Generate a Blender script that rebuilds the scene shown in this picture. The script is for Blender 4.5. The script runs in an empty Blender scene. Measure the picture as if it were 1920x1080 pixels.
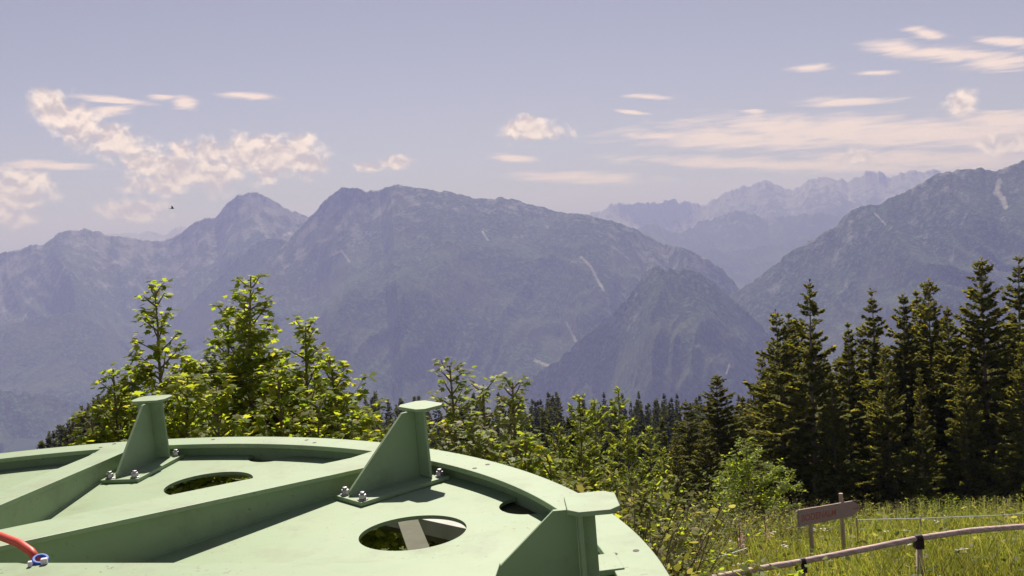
import bpy, math, random
import numpy as np
from mathutils import Matrix, Vector

random.seed(7)
RNG = np.random.default_rng(11)
S = bpy.context.scene
COL = S.collection
R_ = math.radians

# ------------------------------------------------------------------ camera
F_PX = 1960.0                      # focal length in pixels of the 1920 wide picture
PITCH, ROLL = R_(2.8), R_(-3.2)


def cam_axes(p, r):
    fwd = Vector((0, math.cos(p), -math.sin(p)))
    r0, u0 = Vector((1, 0, 0)), Vector((0, math.sin(p), math.cos(p)))
    c, s = math.cos(r), math.sin(r)
    return r0 * c + u0 * s, u0 * c - r0 * s, fwd


def cam_matrix(p, r, loc):
    a, b, f = cam_axes(p, r)
    m = Matrix((( a.x, b.x, -f.x, loc[0]), (a.y, b.y, -f.y, loc[1]), (a.z, b.z, -f.z, loc[2]), (0, 0, 0, 1)))
    return m


RIGHT, UP, FWD = cam_axes(PITCH, ROLL)
CAM = cam_matrix(PITCH, ROLL, (0, 0, 0))
cd = bpy.data.cameras.new('camera')
cam = bpy.data.objects.new('camera', cd)
COL.objects.link(cam)
cam.matrix_world = CAM
cd.sensor_width = 36.0
cd.lens = 36.0 * F_PX / 1920.0
cd.clip_start = 0.05
cd.clip_end = 200000.0
S.camera = cam


def ray(px, py):
    return RIGHT * ((px - 960) / F_PX) + UP * (-(py - 540) / F_PX) + FWD


def at(px, py, depth):
    """the point that stands at this distance in front of the camera"""
    return ray(px, py) * depth


def azel(px, py):
    d = ray(px, py).normalized()
    return math.degrees(math.atan2(d.x, d.y)), math.degrees(math.asin(d.z))


# ------------------------------------------------------------------ helpers
def tag(o, label=None, cat=None, group=None, kind=None):
    if label: o['label'] = label
    if cat: o['category'] = cat
    if group: o['group'] = group
    if kind: o['kind'] = kind
    return o


def empty(name, loc=(0, 0, 0), label=None, cat=None, group=None):
    o = bpy.data.objects.new(name, None)
    o.empty_display_size = 0.2
    COL.objects.link(o)
    o.location = loc
    return tag(o, label, cat, group)


def mesh_obj(name, me, parent=None, mat=None):
    if mat is not None and not me.materials:
        me.materials.append(mat)
    o = bpy.data.objects.new(name, me)
    COL.objects.link(o)
    if parent: o.parent = parent
    return o


def np_mesh(name, V, F, mat=None, smooth=False, mats=None, midx=None, attr=None):
    """V (n,3); F list of int arrays (m,k)"""
    me = bpy.data.meshes.new(name)
    V = np.asarray(V, np.float32)
    if isinstance(F, np.ndarray): F = [F]
    F = [f for f in F if len(f)]
    me.vertices.add(len(V))
    me.vertices.foreach_set('co', V.ravel())
    tot = sum(f.size for f in F)
    npoly = sum(len(f) for f in F)
    me.loops.add(tot)
    me.polygons.add(npoly)
    me.loops.foreach_set('vertex_index', np.concatenate([f.ravel() for f in F]).astype(np.int32))
    ls = np.concatenate([np.full(len(f), f.shape[1]) for f in F])
    st = np.concatenate([[0], np.cumsum(ls)[:-1]])
    me.polygons.foreach_set('loop_start', st.astype(np.int32))
    if smooth:
        me.polygons.foreach_set('use_smooth', np.ones(npoly, bool))
    if mats:
        for m in mats: me.materials.append(m)
        if midx is not None: me.polygons.foreach_set('material_index', np.asarray(midx, np.int32))
    elif mat: me.materials.append(mat)
    if attr is not None:
        for k, a in attr.items():
            at_ = me.attributes.new(k, 'FLOAT', 'POINT')
            at_.data.foreach_set('value', np.asarray(a, np.float32))
    me.update(calc_edges=True)
    me.validate()
    return me


class MB:
    """collects plain shapes of one part"""
    def __init__(self):
        self.v, self.f = [], []

    def add(self, vs, fs):
        k = len(self.v)
        self.v += [tuple(v) for v in vs]
        self.f += [tuple(i + k for i in f) for f in fs]

    def prism(self, pts, z0, z1, M=None):
        """extruded polygon in xy (counter-clockwise)"""
        n = len(pts)
        vs = [Vector((p[0], p[1], z0)) for p in pts] + [Vector((p[0], p[1], z1)) for p in pts]
        if M is not None: vs = [M @ v for v in vs]
        fs = [tuple(range(n))[::-1], tuple(range(n, 2 * n))]
        fs += [(i, (i + 1) % n, n + (i + 1) % n, n + i) for i in range(n)]
        self.add(vs, fs)

    def box(self, x0, x1, y0, y1, z0, z1, M=None):
        self.prism([(x0, y0), (x1, y0), (x1, y1), (x0, y1)], z0, z1, M)

    def tube(self, pts, rad, n=10, caps=True):
        pts = [Vector(p) for p in pts]
        if not hasattr(rad, '__len__'): rad = [rad] * len(pts)
        k = len(self.v)
        for i, p in enumerate(pts):
            t = (pts[min(i + 1, len(pts) - 1)] - pts[max(i - 1, 0)]).normalized()
            a = t.orthogonal().normalized() if i == 0 else (a - t * a.dot(t)).normalized()
            b = t.cross(a)
            for j in range(n):
                w = 2 * math.pi * j / n
                self.v.append(tuple(p + (a * math.cos(w) + b * math.sin(w)) * rad[i]))
        for i in range(len(pts) - 1):
            for j in range(n):
                self.f.append((k + i * n + j, k + i * n + (j + 1) % n, k + (i + 1) * n + (j + 1) % n, k + (i + 1) * n + j))
        if caps:
            self.f.append(tuple(k + j for j in range(n))[::-1])
            self.f.append(tuple(k + (len(pts) - 1) * n + j for j in range(n)))

    def lathe(self, prof, n=160, a0=0.0, a1=2 * math.pi):
        """closed (r,z) profile swept round z"""
        k = len(self.v); m = len(prof)
        full = abs(a1 - a0 - 2 * math.pi) < 1e-6
        steps = n if full else n + 1
        for i in range(steps):
            w = a0 + (a1 - a0) * i / n
            for r, z in prof: self.v.append((r * math.cos(w), r * math.sin(w), z))
        for i in range(n):
            i2 = (i + 1) % steps
            for j in range(m):
                self.f.append((k + i * m + j, k + i2 * m + j, k + i2 * m + (j + 1) % m, k + i * m + (j + 1) % m))

    def build(self, name, mat, parent=None, bevel=0.0, smooth=False):
        me = bpy.data.meshes.new(name)
        me.from_pydata(self.v, [], self.f)
        me.materials.append(mat)
        if smooth:
            me.polygons.foreach_set('use_smooth', np.ones(len(me.polygons), bool))
        me.update()
        o = mesh_obj(name, me, parent)
        if bevel:
            b = o.modifiers.new('bevel', 'BEVEL')
            b.width = bevel; b.segments = 2; b.limit_method = 'ANGLE'; b.angle_limit = R_(40)
        return o


def copy_tree(o, parent=None):
    c = o.copy()
    COL.objects.link(c)
    if parent is not None: c.parent = parent
    for ch in list(o.children): copy_tree(ch, c)
    return c


# ---- noise (numpy)
def _h(ix, iy, s):
    n = (ix.astype(np.int64) * 374761393 + iy.astype(np.int64) * 668265263 + s * 982451653) & 0x7fffffff
    n = ((n ^ (n >> 13)) * 1274126177) & 0x7fffffff
    n = n ^ (n >> 16)
    return (n & 0xffff) / 65535.0


def vnoise(x, y, s=0):
    ix, iy = np.floor(x), np.floor(y)
    fx, fy = x - ix, y - iy
    fx = fx * fx * fx * (fx * (fx * 6 - 15) + 10); fy = fy * fy * fy * (fy * (fy * 6 - 15) + 10)
    a, b = _h(ix, iy, s), _h(ix + 1, iy, s)
    c, d = _h(ix, iy + 1, s), _h(ix + 1, iy + 1, s)
    return a + (b - a) * fx + (c - a) * fy + (a - b - c + d) * fx * fy


def fbm(x, y, o=4, s=0, ridged=False):
    t, a, n = 0, 1.0, 0
    for i in range(o):
        v = vnoise(x * 2 ** i + 17.3 * i, y * 2 ** i - 9.1 * i, s + i)
        if ridged: v = 1 - np.abs(2 * v - 1)
        t = t + a * v; n += a; a *= 0.5
    return t / n


# ------------------------------------------------------------------ materials
class NT:
    def __init__(self, name):
        self.m = bpy.data.materials.new(name)
        self.m.use_nodes = True
        self.t = self.m.node_tree
        self.b = self.t.nodes['Principled BSDF']
        self.out = self.t.nodes['Material Output']

    def n(self, typ, **kw):
        nd = self.t.nodes.new(typ)
        for k, v in kw.items():
            if k.startswith('i_'):
                key = k[2:]
                nd.inputs[int(key) if key.isdigit() else key.replace('_', ' ')].default_value = v
            else: setattr(nd, k, v)
        return nd

    def l(self, a, b): self.t.links.new(a, b)

    def noise(self, scale, detail=4, rough=0.6, vec=None):
        nd = self.n('ShaderNodeTexNoise', i_Scale=scale, i_Detail=detail, i_Roughness=rough)
        if vec is not None: self.l(vec, nd.inputs['Vector'])
        return nd.outputs['Fac']

    def ramp(self, fac, stops):
        nd = self.n('ShaderNodeValToRGB')
        e = nd.color_ramp.elements
        while len(e) < len(stops): e.new(0.5)
        for i, (p, c) in enumerate(stops):
            e[i].position = p
            e[i].color = (c, c, c, 1) if not hasattr(c, '__len__') else (*c, 1)
        self.l(fac, nd.inputs['Fac'])
        return nd.outputs['Color']

    def mix(self, fac, a, b, typ='MIX'):
        nd = self.n('ShaderNodeMix', data_type='RGBA', blend_type=typ)
        for v, s in ((fac, nd.inputs['Factor']), (a, nd.inputs['A']), (b, nd.inputs['B'])):
            if hasattr(v, 'is_linked'): self.l(v, s)
            elif hasattr(v, '__len__'): s.default_value = (*v, 1)
            else: s.default_value = v
        return nd.outputs['Result']

    def math(self, op, a, b=None, c=None):
        nd = self.n('ShaderNodeMath', operation=op)
        for i, v in enumerate((a, b, c)):
            if v is None: continue
            if hasattr(v, 'is_linked'): self.l(v, nd.inputs[i])
            else: nd.inputs[i].default_value = v
        return nd.outputs[0]

    def bump(self, h, strength=0.3, dist=0.02):
        nd = self.n('ShaderNodeBump', i_Strength=strength, i_Distance=dist)
        self.l(h, nd.inputs['Height'])
        self.l(nd.outputs['Normal'], self.b.inputs['Normal'])

    def color(self, c): 
        if hasattr(c, 'is_linked'): self.l(c, self.b.inputs['Base Color'])
        else: self.b.inputs['Base Color'].default_value = (*c, 1)

    def objco(self): return self.n('ShaderNodeTexCoord').outputs['Object']


def mat_paint():
    t = NT('green_paint')
    co = t.objco()
    big = t.noise(1.3, 5, 0.6, co)
    c = t.mix(big, (0.226, 0.312, 0.172), (0.268, 0.352, 0.205))
    streak = t.ramp(t.noise(6.0, 6, 0.7, co), [(0.42, 0.0), (0.75, 1.0)])
    c = t.mix(t.math('MULTIPLY', streak, 0.30), c, (0.32, 0.33, 0.20))
    speck = t.ramp(t.noise(55, 2, 0.5, co), [(0.66, 0.0), (0.71, 1.0)])
    area = t.ramp(t.noise(2.6, 3, 0.5, co), [(0.44, 0.0), (0.58, 1.0)])
    c = t.mix(t.math('MULTIPLY', t.math('MULTIPLY', speck, area), 0.75), c, (0.10, 0.085, 0.055))
    grime = t.ramp(t.noise(3.1, 8, 0.72, co), [(0.50, 0.0), (0.72, 1.0)])
    c = t.mix(t.math('MULTIPLY', grime, 0.55), c, (0.17, 0.175, 0.105))
    rust = t.ramp(t.noise(9, 5, 0.7, co), [(0.69, 0.0), (0.78, 1.0)])
    c = t.mix(t.math('MULTIPLY', rust, 0.65), c, (0.20, 0.11, 0.055))
    t.color(c)
    rr = t.n('ShaderNodeMapRange'); rr.inputs['To Min'].default_value = 0.38; rr.inputs['To Max'].default_value = 0.70
    t.l(t.noise(4.0, 6, 0.7, co), rr.inputs['Value']); t.l(rr.outputs[0], t.b.inputs['Roughness'])
    t.b.inputs['Specular IOR Level'].default_value = 0.35
    t.bump(t.noise(140, 3, 0.6, co), 0.10, 0.003)
    return t.m


def mat_simple(name, col, rough=0.6, metal=0.0, var=0.25, scale=12.0, bump=0.15, stretch=None):
    t = NT(name)
    co = t.objco()
    if stretch:
        mp = t.n('ShaderNodeMapping'); mp.inputs['Scale'].default_value = stretch
        t.l(co, mp.inputs['Vector']); co = mp.outputs['Vector']
    n = t.noise(scale, 5, 0.65, co)
    lo = tuple(x * (1 - var) for x in col); hi = tuple(min(1, x * (1 + var)) for x in col)
    t.color(t.mix(t.ramp(n, [(0.3, 0.0), (0.7, 1.0)]), lo, hi))
    t.b.inputs['Roughness'].default_value = rough
    t.b.inputs['Metallic'].default_value = metal
    t.b.inputs['Specular IOR Level'].default_value = 0.3
    if bump: t.bump(n, bump, 0.01)
    return t.m


def mat_leaf(name, cols, trans=0.45, rough=0.55, tcol=None, spec=0.3, objvar=0.0, clump=None):
    """leaf whose tone differs from leaf to leaf; lets some light through"""
    t = NT(name)
    g = t.n('ShaderNodeNewGeometry')
    k = len(cols)
    c = t.ramp(g.outputs['Random Per Island'], [(i / max(1, k - 1), cc) for i, cc in enumerate(cols)])
    if clump:
        cl = t.ramp(t.noise(clump, 2, 0.5, t.objco()), [(0.35, 0.62), (0.65, 1.25)])
        c = t.mix(1.0, c, cl, 'MULTIPLY')
    if objvar:
        oi = t.n('ShaderNodeObjectInfo')
        v = t.math('MULTIPLY_ADD', oi.outputs['Random'], 2 * objvar, 1 - objvar)
        hs = t.n('ShaderNodeHueSaturation'); t.l(c, hs.inputs['Color']); t.l(v, hs.inputs['Value'])
        c = hs.outputs['Color']
    t.color(c)
    t.b.inputs['Roughness'].default_value = rough
    t.b.inputs['Specular IOR Level'].default_value = spec
    tr = t.n('ShaderNodeBsdfTranslucent')
    tc = t.mix(1.0, c, tcol or (1.5, 1.45, 0.6), 'MULTIPLY')
    t.l(tc, tr.inputs['Color'])
    ms = t.n('ShaderNodeMixShader'); ms.inputs[0].default_value = trans
    t.l(t.b.outputs[0], ms.inputs[1]); t.l(tr.outputs[0], ms.inputs[2])
    t.l(ms.outputs[0], t.out.inputs['Surface'])
    return t.m


def mat_mountain(name, rock_lo, rock_hi, rock_amt=0.5, forest=(0.020, 0.040, 0.018)):
    t = NT(name)
    geo = t.n('ShaderNodeNewGeometry')
    pos = geo.outputs['Position']

    def sc(v):
        mp = t.n('ShaderNodeMapping'); mp.inputs['Scale'].default_value = v
        t.l(pos, mp.inputs['Vector']); return mp.outputs['Vector']
    rk = t.n('ShaderNodeAttribute', attribute_name='rock').outputs['Fac']
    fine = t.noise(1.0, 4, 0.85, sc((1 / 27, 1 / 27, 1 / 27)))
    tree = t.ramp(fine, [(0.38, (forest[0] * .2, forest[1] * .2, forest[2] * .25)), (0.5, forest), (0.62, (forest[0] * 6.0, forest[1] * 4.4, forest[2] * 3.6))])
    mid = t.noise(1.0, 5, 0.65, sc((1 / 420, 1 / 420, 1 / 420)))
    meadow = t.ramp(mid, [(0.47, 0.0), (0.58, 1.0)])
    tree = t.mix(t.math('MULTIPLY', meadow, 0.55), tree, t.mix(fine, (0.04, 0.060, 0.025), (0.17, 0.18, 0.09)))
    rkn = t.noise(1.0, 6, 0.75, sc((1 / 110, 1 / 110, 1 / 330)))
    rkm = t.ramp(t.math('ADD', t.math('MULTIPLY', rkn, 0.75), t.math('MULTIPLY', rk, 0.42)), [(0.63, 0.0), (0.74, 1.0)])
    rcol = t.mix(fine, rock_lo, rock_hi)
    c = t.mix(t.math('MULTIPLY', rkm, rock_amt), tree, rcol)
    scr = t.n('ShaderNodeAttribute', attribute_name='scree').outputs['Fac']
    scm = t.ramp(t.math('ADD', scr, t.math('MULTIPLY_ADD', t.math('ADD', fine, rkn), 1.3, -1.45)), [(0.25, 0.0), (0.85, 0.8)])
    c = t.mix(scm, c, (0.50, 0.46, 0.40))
    t.color(c)
    t.b.inputs['Roughness'].default_value = 0.95
    t.b.inputs['Specular IOR Level'].default_value = 0.05
    nb = t.n('ShaderNodeBump', i_Strength=1.0, i_Distance=30.0)
    t.l(t.math('ADD', fine, t.math('MULTIPLY', rkn, 0.8)), nb.inputs['Height'])
    t.l(nb.outputs['Normal'], t.b.inputs['Normal'])
    return t.m


M = {}
M['paint'] = mat_paint()
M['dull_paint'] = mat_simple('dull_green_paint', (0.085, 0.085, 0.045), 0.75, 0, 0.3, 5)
M['pale_paint'] = mat_simple('pale_primer', (0.42, 0.42, 0.36), 0.6, 0, 0.2, 5)
M['steel'] = mat_simple('galvanised_bolt', (0.42, 0.38, 0.44), 0.35, 0.8, 0.25, 60)
M['orange'] = mat_simple('orange_sheath', (0.62, 0.085, 0.05), 0.45, 0, 0.12, 20, 0.05)
M['blue'] = mat_simple('blue_clamp', (0.05, 0.12, 0.50), 0.4, 0, 0.15, 20, 0.05)
M['pale'] = mat_simple('pale_plastic', (0.62, 0.58, 0.62), 0.45, 0, 0.1, 20, 0.05)
M['bark'] = mat_simple('bark', (0.16, 0.12, 0.10), 0.9, 0, 0.4, 14, 0.5, (1, 1, 0.25))
M['grey_bark'] = mat_simple('grey_bark', (0.21, 0.165, 0.145), 0.9, 0, 0.45, 10, 0.6, (1, 1, 0.3))
M['twig'] = mat_simple('twig', (0.20, 0.16, 0.10), 0.85, 0, 0.3, 20, 0.2)
M['rail_wood'] = mat_simple('weathered_rail_wood', (0.56, 0.41, 0.37), 0.8, 0, 0.45, 5, 0.5, (0.6, 9, 9))
M['post_wood'] = mat_simple('weathered_post_wood', (0.50, 0.40, 0.29), 0.85, 0, 0.3, 7, 0.5, (8, 8, 0.7))
M['board_wood'] = mat_simple('weathered_board', (0.41, 0.295, 0.25), 0.85, 0, 0.28, 5, 0.4, (1.2, 14, 14))
M['red_paint'] = mat_simple('faded_red_paint', (0.44, 0.15, 0.12), 0.8, 0, 0.3, 40, 0.1)
M['rubber'] = mat_simple('dark_strap', (0.035, 0.018, 0.022), 0.6, 0, 0.2, 30)
M['tape'] = mat_simple('white_tape', (0.72, 0.74, 0.70), 0.6, 0, 0.1, 30, 0)
M['stake'] = mat_simple('dark_stake', (0.03, 0.032, 0.03), 0.6, 0, 0.2, 30)
M['bird'] = mat_simple('dark_feather', (0.03, 0.022, 0.025), 0.8, 0, 0.2, 60)
M['maple'] = mat_leaf('maple_leaf', [(0.13, 0.195, 0.032), (0.22, 0.285, 0.05), (0.31, 0.34, 0.075), (0.16, 0.22, 0.036), (0.34, 0.32, 0.10)], 0.74, 0.6, (1.72, 1.6, 0.45), 0.25)
M['maple_pale'] = mat_leaf('pale_maple_leaf', [(0.14, 0.20, 0.04), (0.21, 0.265, 0.055), (0.34, 0.35, 0.15), (0.12, 0.17, 0.03), (0.42, 0.37, 0.26)], 0.66, 0.55, (1.5, 1.4, 0.5), 0.4)
M['weed'] = mat_leaf('weed_leaf', [(0.15, 0.17, 0.045), (0.22, 0.22, 0.07), (0.33, 0.30, 0.14), (0.11, 0.145, 0.035)], 0.6, 0.6, (1.4, 1.3, 0.6), 0.2, 0.0, 1.3)
M['needle'] = mat_leaf('spruce_needles', [(0.090, 0.115, 0.032), (0.150, 0.180, 0.048), (0.23, 0.245, 0.072), (0.12, 0.13, 0.042)], 0.52, 0.75, (1.8, 1.4, 0.45), 0.1, 0.15, 0.9)
M['needle_far'] = mat_leaf('far_needles', [(0.045, 0.056, 0.017), (0.095, 0.108, 0.034), (0.062, 0.072, 0.024)], 0.42, 0.8, (1.6, 1.35, 0.5), 0.08, 0.35)
M['larch'] = mat_leaf('larch_needles', [(0.17, 0.225, 0.04), (0.25, 0.305, 0.06), (0.125, 0.17, 0.032), (0.31, 0.31, 0.085)], 0.68, 0.6, (1.5, 1.35, 0.5), 0.3, 0.2)
M['bright'] = mat_leaf('bright_young_leaves', [(0.23, 0.32, 0.055), (0.32, 0.39, 0.08), (0.18, 0.25, 0.045), (0.39, 0.40, 0.12)], 0.74, 0.55, (1.5, 1.4, 0.4))
M['grass'] = mat_leaf('grass_blades', [(0.15, 0.195, 0.045), (0.23, 0.265, 0.07), (0.33, 0.315, 0.12), (0.12, 0.165, 0.035), (0.42, 0.36, 0.20)], 0.55, 0.6, (1.4, 1.35, 0.5), 0.2, 0.0, 0.55)
M['umbel'] = mat_leaf('white_umbels', [(0.55, 0.54, 0.40), (0.65, 0.60, 0.45)], 0.3, 0.7, (1, 1, 0.9))
M['pink'] = mat_leaf('pink_petals', [(0.50, 0.24, 0.31), (0.60, 0.32, 0.38)], 0.4, 0.6, (1.1, 1, 1))
t = NT('meadow_soil')
nz = t.noise(0.9, 6, 0.7, t.objco())
near = t.mix(nz, (0.045, 0.055, 0.018), (0.11, 0.115, 0.04))
sp_ = t.n('ShaderNodeSeparateXYZ'); t.l(t.n('ShaderNodeNewGeometry').outputs['Position'], sp_.inputs[0])
mr_ = t.n('ShaderNodeMapRange'); mr_.inputs['From Min'].default_value = 55; mr_.inputs['From Max'].default_value = 140
t.l(sp_.outputs['Y'], mr_.inputs['Value'])
wood = t.mix(t.noise(0.02, 6, 0.8, t.objco()), (0.012, 0.020, 0.010), (0.045, 0.065, 0.028))
t.color(t.mix(mr_.outputs[0], near, wood)); t.b.inputs['Roughness'].default_value = 0.95
t.b.inputs['Specular IOR Level'].default_value = 0.03
t.bump(t.noise(6, 4, 0.7, t.objco()), 0.6, 0.1)
M['soil'] = t.m

# ------------------------------------------------------------------ sun, sky, air
SUN_EL, SUN_AZ = R_(50.0), R_(-2.0)       # azimuth from +Y towards +X
sd = bpy.data.lights.new('sun', 'SUN')
sd.energy = 4.2
sd.angle = R_(0.53)
sd.color = (1.0, 0.93, 0.85)
sun = bpy.data.objects.new('sun', sd)
COL.objects.link(sun)
sv = Vector((math.sin(SUN_AZ) * math.cos(SUN_EL), math.cos(SUN_AZ) * math.cos(SUN_EL), math.sin(SUN_EL)))
sun.rotation_euler = sv.to_track_quat('Z', 'Y').to_euler()
sun.location = (0, 0, 60)

W = bpy.data.worlds.new('World')
S.world = W
W.use_nodes = True
wt = W.node_tree
for n in list(wt.nodes): wt.nodes.remove(n)


def wn(typ, **kw):
    nd = wt.nodes.new(typ)
    for k, v in kw.items(): setattr(nd, k, v)
    return nd


def wm(op, a, b=None, c=None):
    nd = wn('ShaderNodeMath', operation=op)
    for i, v in enumerate((a, b, c)):
        if v is None: continue
        if hasattr(v, 'is_linked'): wt.links.new(v, nd.inputs[i])
        else: nd.inputs[i].default_value = v
    return nd.outputs[0]


def wmix(fac, a, b, typ='MIX'):
    nd = wn('ShaderNodeMix', data_type='RGBA', blend_type=typ)
    for v, s in ((fac, nd.inputs['Factor']), (a, nd.inputs['A']), (b, nd.inputs['B'])):
        if hasattr(v, 'is_linked'): wt.links.new(v, s)
        elif hasattr(v, '__len__'): s.default_value = (*v, 1)
        else: s.default_value = v
    return nd.outputs['Result']


sky = wn('ShaderNodeTexSky', sky_type='NISHITA', sun_disc=False)
sky.sun_elevation = SUN_EL
sky.sun_rotation = SUN_AZ
sky.altitude = 1300
sky.air_density, sky.dust_density, sky.ozone_density = 1.0, 0.6, 2.0
SKY_TINT = (0.452, 0.397, 0.428)
hs = wn('ShaderNodeHueSaturation'); hs.inputs['Saturation'].default_value = 0.56
wt.links.new(sky.outputs[0], hs.inputs['Color'])
skyc = wmix(1.0, hs.outputs[0], SKY_TINT, 'MULTIPLY')
co = wn('ShaderNodeTexCoord').outputs['Generated']
sep = wn('ShaderNodeSeparateXYZ'); wt.links.new(co, sep.inputs[0])
az = wm('MULTIPLY', wm('ARCTAN2', sep.outputs[0], sep.outputs[1]), 57.29578)
el = wm('MULTIPLY', wm('ARCSINE', sep.outputs[2]), 57.29578)
cmb = wn('ShaderNodeCombineXYZ')
wt.links.new(az, cmb.inputs[0]); wt.links.new(el, cmb.inputs[1])
AE = cmb.outputs[0]
DPP = math.degrees(1 / F_PX)


def ellipses(lst):
    """clouds: (x, y, half width, half height, tilt) in the photograph's pixels -> sky directions"""
    acc = None
    for (px, py, rx, ry, rot) in lst:
        a, e = azel(px, py)
        mp = wn('ShaderNodeMapping', vector_type='TEXTURE')
        mp.inputs['Location'].default_value = (a, e, 0)
        mp.inputs['Rotation'].default_value = (0, 0, R_(-rot) + ROLL)
        mp.inputs['Scale'].default_value = (rx * DPP, ry * DPP, 1)
        wt.links.new(AE, mp.inputs['Vector'])
        ln = wn('ShaderNodeVectorMath', operation='LENGTH')
        wt.links.new(mp.outputs[0], ln.inputs[0])
        v = wm('SUBTRACT', 1.0, ln.outputs['Value'])
        acc = v if acc is None else wm('MAXIMUM', acc, v)
    return acc


def wnoise(scale, detail=6, rough=0.6, stretch=(1, 1, 1), off=(0, 0, 0), dist=0.0):
    mp = wn('ShaderNodeMapping'); mp.inputs['Scale'].default_value = stretch; mp.inputs['Location'].default_value = off
    mp.inputs['Rotation'].default_value = (0, 0, -ROLL)
    wt.links.new(AE, mp.inputs['Vector'])
    nz = wn('ShaderNodeTexNoise')
    nz.inputs['Scale'].default_value = scale; nz.inputs['Detail'].default_value = detail
    nz.inputs['Roughness'].default_value = rough; nz.inputs['Distortion'].default_value = dist
    wt.links.new(mp.outputs[0], nz.inputs['Vector'])
    return nz.outputs['Fac']


def wsmooth(v, a, b):
    nd = wn('ShaderNodeMapRange', interpolation_type='SMOOTHSTEP')
    nd.inputs['From Min'].default_value = a; nd.inputs['From Max'].default_value = b
    wt.links.new(v, nd.inputs['Value'])
    return nd.outputs['Result']


cum = ellipses([(100, 205, 55, 34, 30), (150, 235, 70, 42, 30), (215, 270, 75, 38, 30), (270, 305, 70, 34, 25),
                (330, 320, 75, 48, 0), (345, 285, 30, 30, 0), (390, 285, 38, 32, 0), (400, 325, 80, 38, 0), (455, 290, 55, 45, 0),
                (520, 295, 85, 46, 0), (560, 285, 50, 40, 10), (590, 305, 35, 26, 0), (300, 345, 75, 22, 0),
                (40, 355, 62, 45, 15), (0, 375, 50, 60, 0), (250, 395, 70, 24, 0), (20, 415, 40, 14, 0),
                (1000, 246, 72, 26, 0), (985, 236, 42, 22, 0), (745, 305, 40, 16, 0), (690, 312, 30, 12, 0),
                (1805, 195, 32, 28, 0), (1610, 293, 34, 20, 0), (1895, 275, 60, 26, 0), (1920, 265, 40, 20, 0)])
n1 = wnoise(0.85, 6, 0.58, (1, 1.15, 1), (3.1, 1.7, 0), 0.25)
cm = wsmooth(wm('ADD', cum, wm('MULTIPLY_ADD', n1, 1.9, -0.95)), -0.08, 0.62)
strat = ellipses([(215, 188, 75, 7, 3), (205, 206, 45, 10, -8), (300, 183, 36, 6, -2), (345, 193, 24, 14, 10), (465, 180, 62, 8, 2),
                  (1400, 262, 270, 20, 2), (1560, 245, 330, 30, 3), (1720, 250, 330, 34, 2), (1480, 310, 330, 14, 3), (1740, 300, 260, 20, 3),
                  (1090, 333, 140, 12, 2), (1580, 190, 90, 9, 0), (1520, 128, 42, 8, 0), (1690, 92, 70, 14, 8), (1760, 100, 120, 16, 6),
                  (1870, 118, 70, 16, 2), (1735, 62, 40, 10, 15), (1900, 80, 60, 10, 10), (1215, 181, 46, 5, 3), (1185, 210, 40, 5, 8),
                  (1415, 209, 26, 6, 0), (1640, 137, 40, 5, 0), (960, 296, 50, 8, 5), (1900, 230, 160, 26, 0), (90, 310, 90, 9, 0)])
n2 = wnoise(1.0, 6, 0.6, (0.42, 3.4, 1), (7.7, 2.2, 0), 0.4)
stm = wm('MULTIPLY', wsmooth(wm('ADD', strat, wm('MULTIPLY_ADD', n2, 2.2, -1.1)), -0.2, 0.85), 0.85)
# relief: light and shade painted into cloud colour by the same noise, shifted towards the light above
n1b = wnoise(0.85, 6, 0.58, (1, 1.15, 1), (3.1, 1.7 - 0.42, 0), 0.25)
cloud_shading = wsmooth(wm('SUBTRACT', n1, n1b), -0.12, 0.14)
thick = wsmooth(wm('ADD', cum, wm('MULTIPLY_ADD', n1, 1.9, -0.95)), 0.15, 1.5)
CL_LO, CL_HI = (4.3, 3.6, 3.45), (8.2, 6.75, 5.9)
ccol = wmix(cloud_shading, CL_LO, CL_HI)
ccol = wmix(wm('MULTIPLY', thick, 0.45), ccol, CL_LO)
skyc = wmix(stm, skyc, (7.3, 5.7, 4.9))
skyc = wmix(wm('MULTIPLY', cm, 0.94), skyc, ccol)
bg = wn('ShaderNodeBackground')
bg.inputs['Strength'].default_value = 0.09
wt.links.new(skyc, bg.inputs['Color'])
wo = wn('ShaderNodeOutputWorld')
wt.links.new(bg.outputs[0], wo.inputs['Surface'])

# ------------------------------------------------------------------ ground
GY = [-400, -30, 0, 6, 12, 15, 20, 30, 45, 60, 100, 200, 340, 430, 700, 1500, 2200, 100000]
GZ = [0, -2.4, -3.4, -3.8, -4.75, -5.35, -6.6, -9.35, -13.6, -17.6, -26, -47, -76, -112, -330, -780, -930, -930]


def ground(x, y):
    x, y = np.asarray(x, float), np.asarray(y, float)
    z = np.interp(y, GY, GZ)
    z = z + np.where(x < 0, np.clip((-x - 6) * 0.12, 0, 6) * -0.6, 0) * np.clip(y / 10, 0, 1)
    amp = np.clip(y / 60, 0.06, 1.0)
    z = z + (fbm(x / 900.0 + 3, y / 900.0, 4, 12) - 0.5) * 320 * np.clip((y - 500) / 1500, 0, 1)
    return z + (fbm(x * 0.25 + 31, y * 0.25 + 5, 3, 3) - 0.5) * 0.5 * amp


def gz(x, y): return float(ground(np.array([x]), np.array([y]))[0])


def grid_faces(nr, nc):
    i = np.arange(nr - 1)[:, None] * nc + np.arange(nc - 1)[None, :]
    return np.stack([i, i + 1, i + nc + 1, i + nc], -1).reshape(-1, 4)


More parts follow.
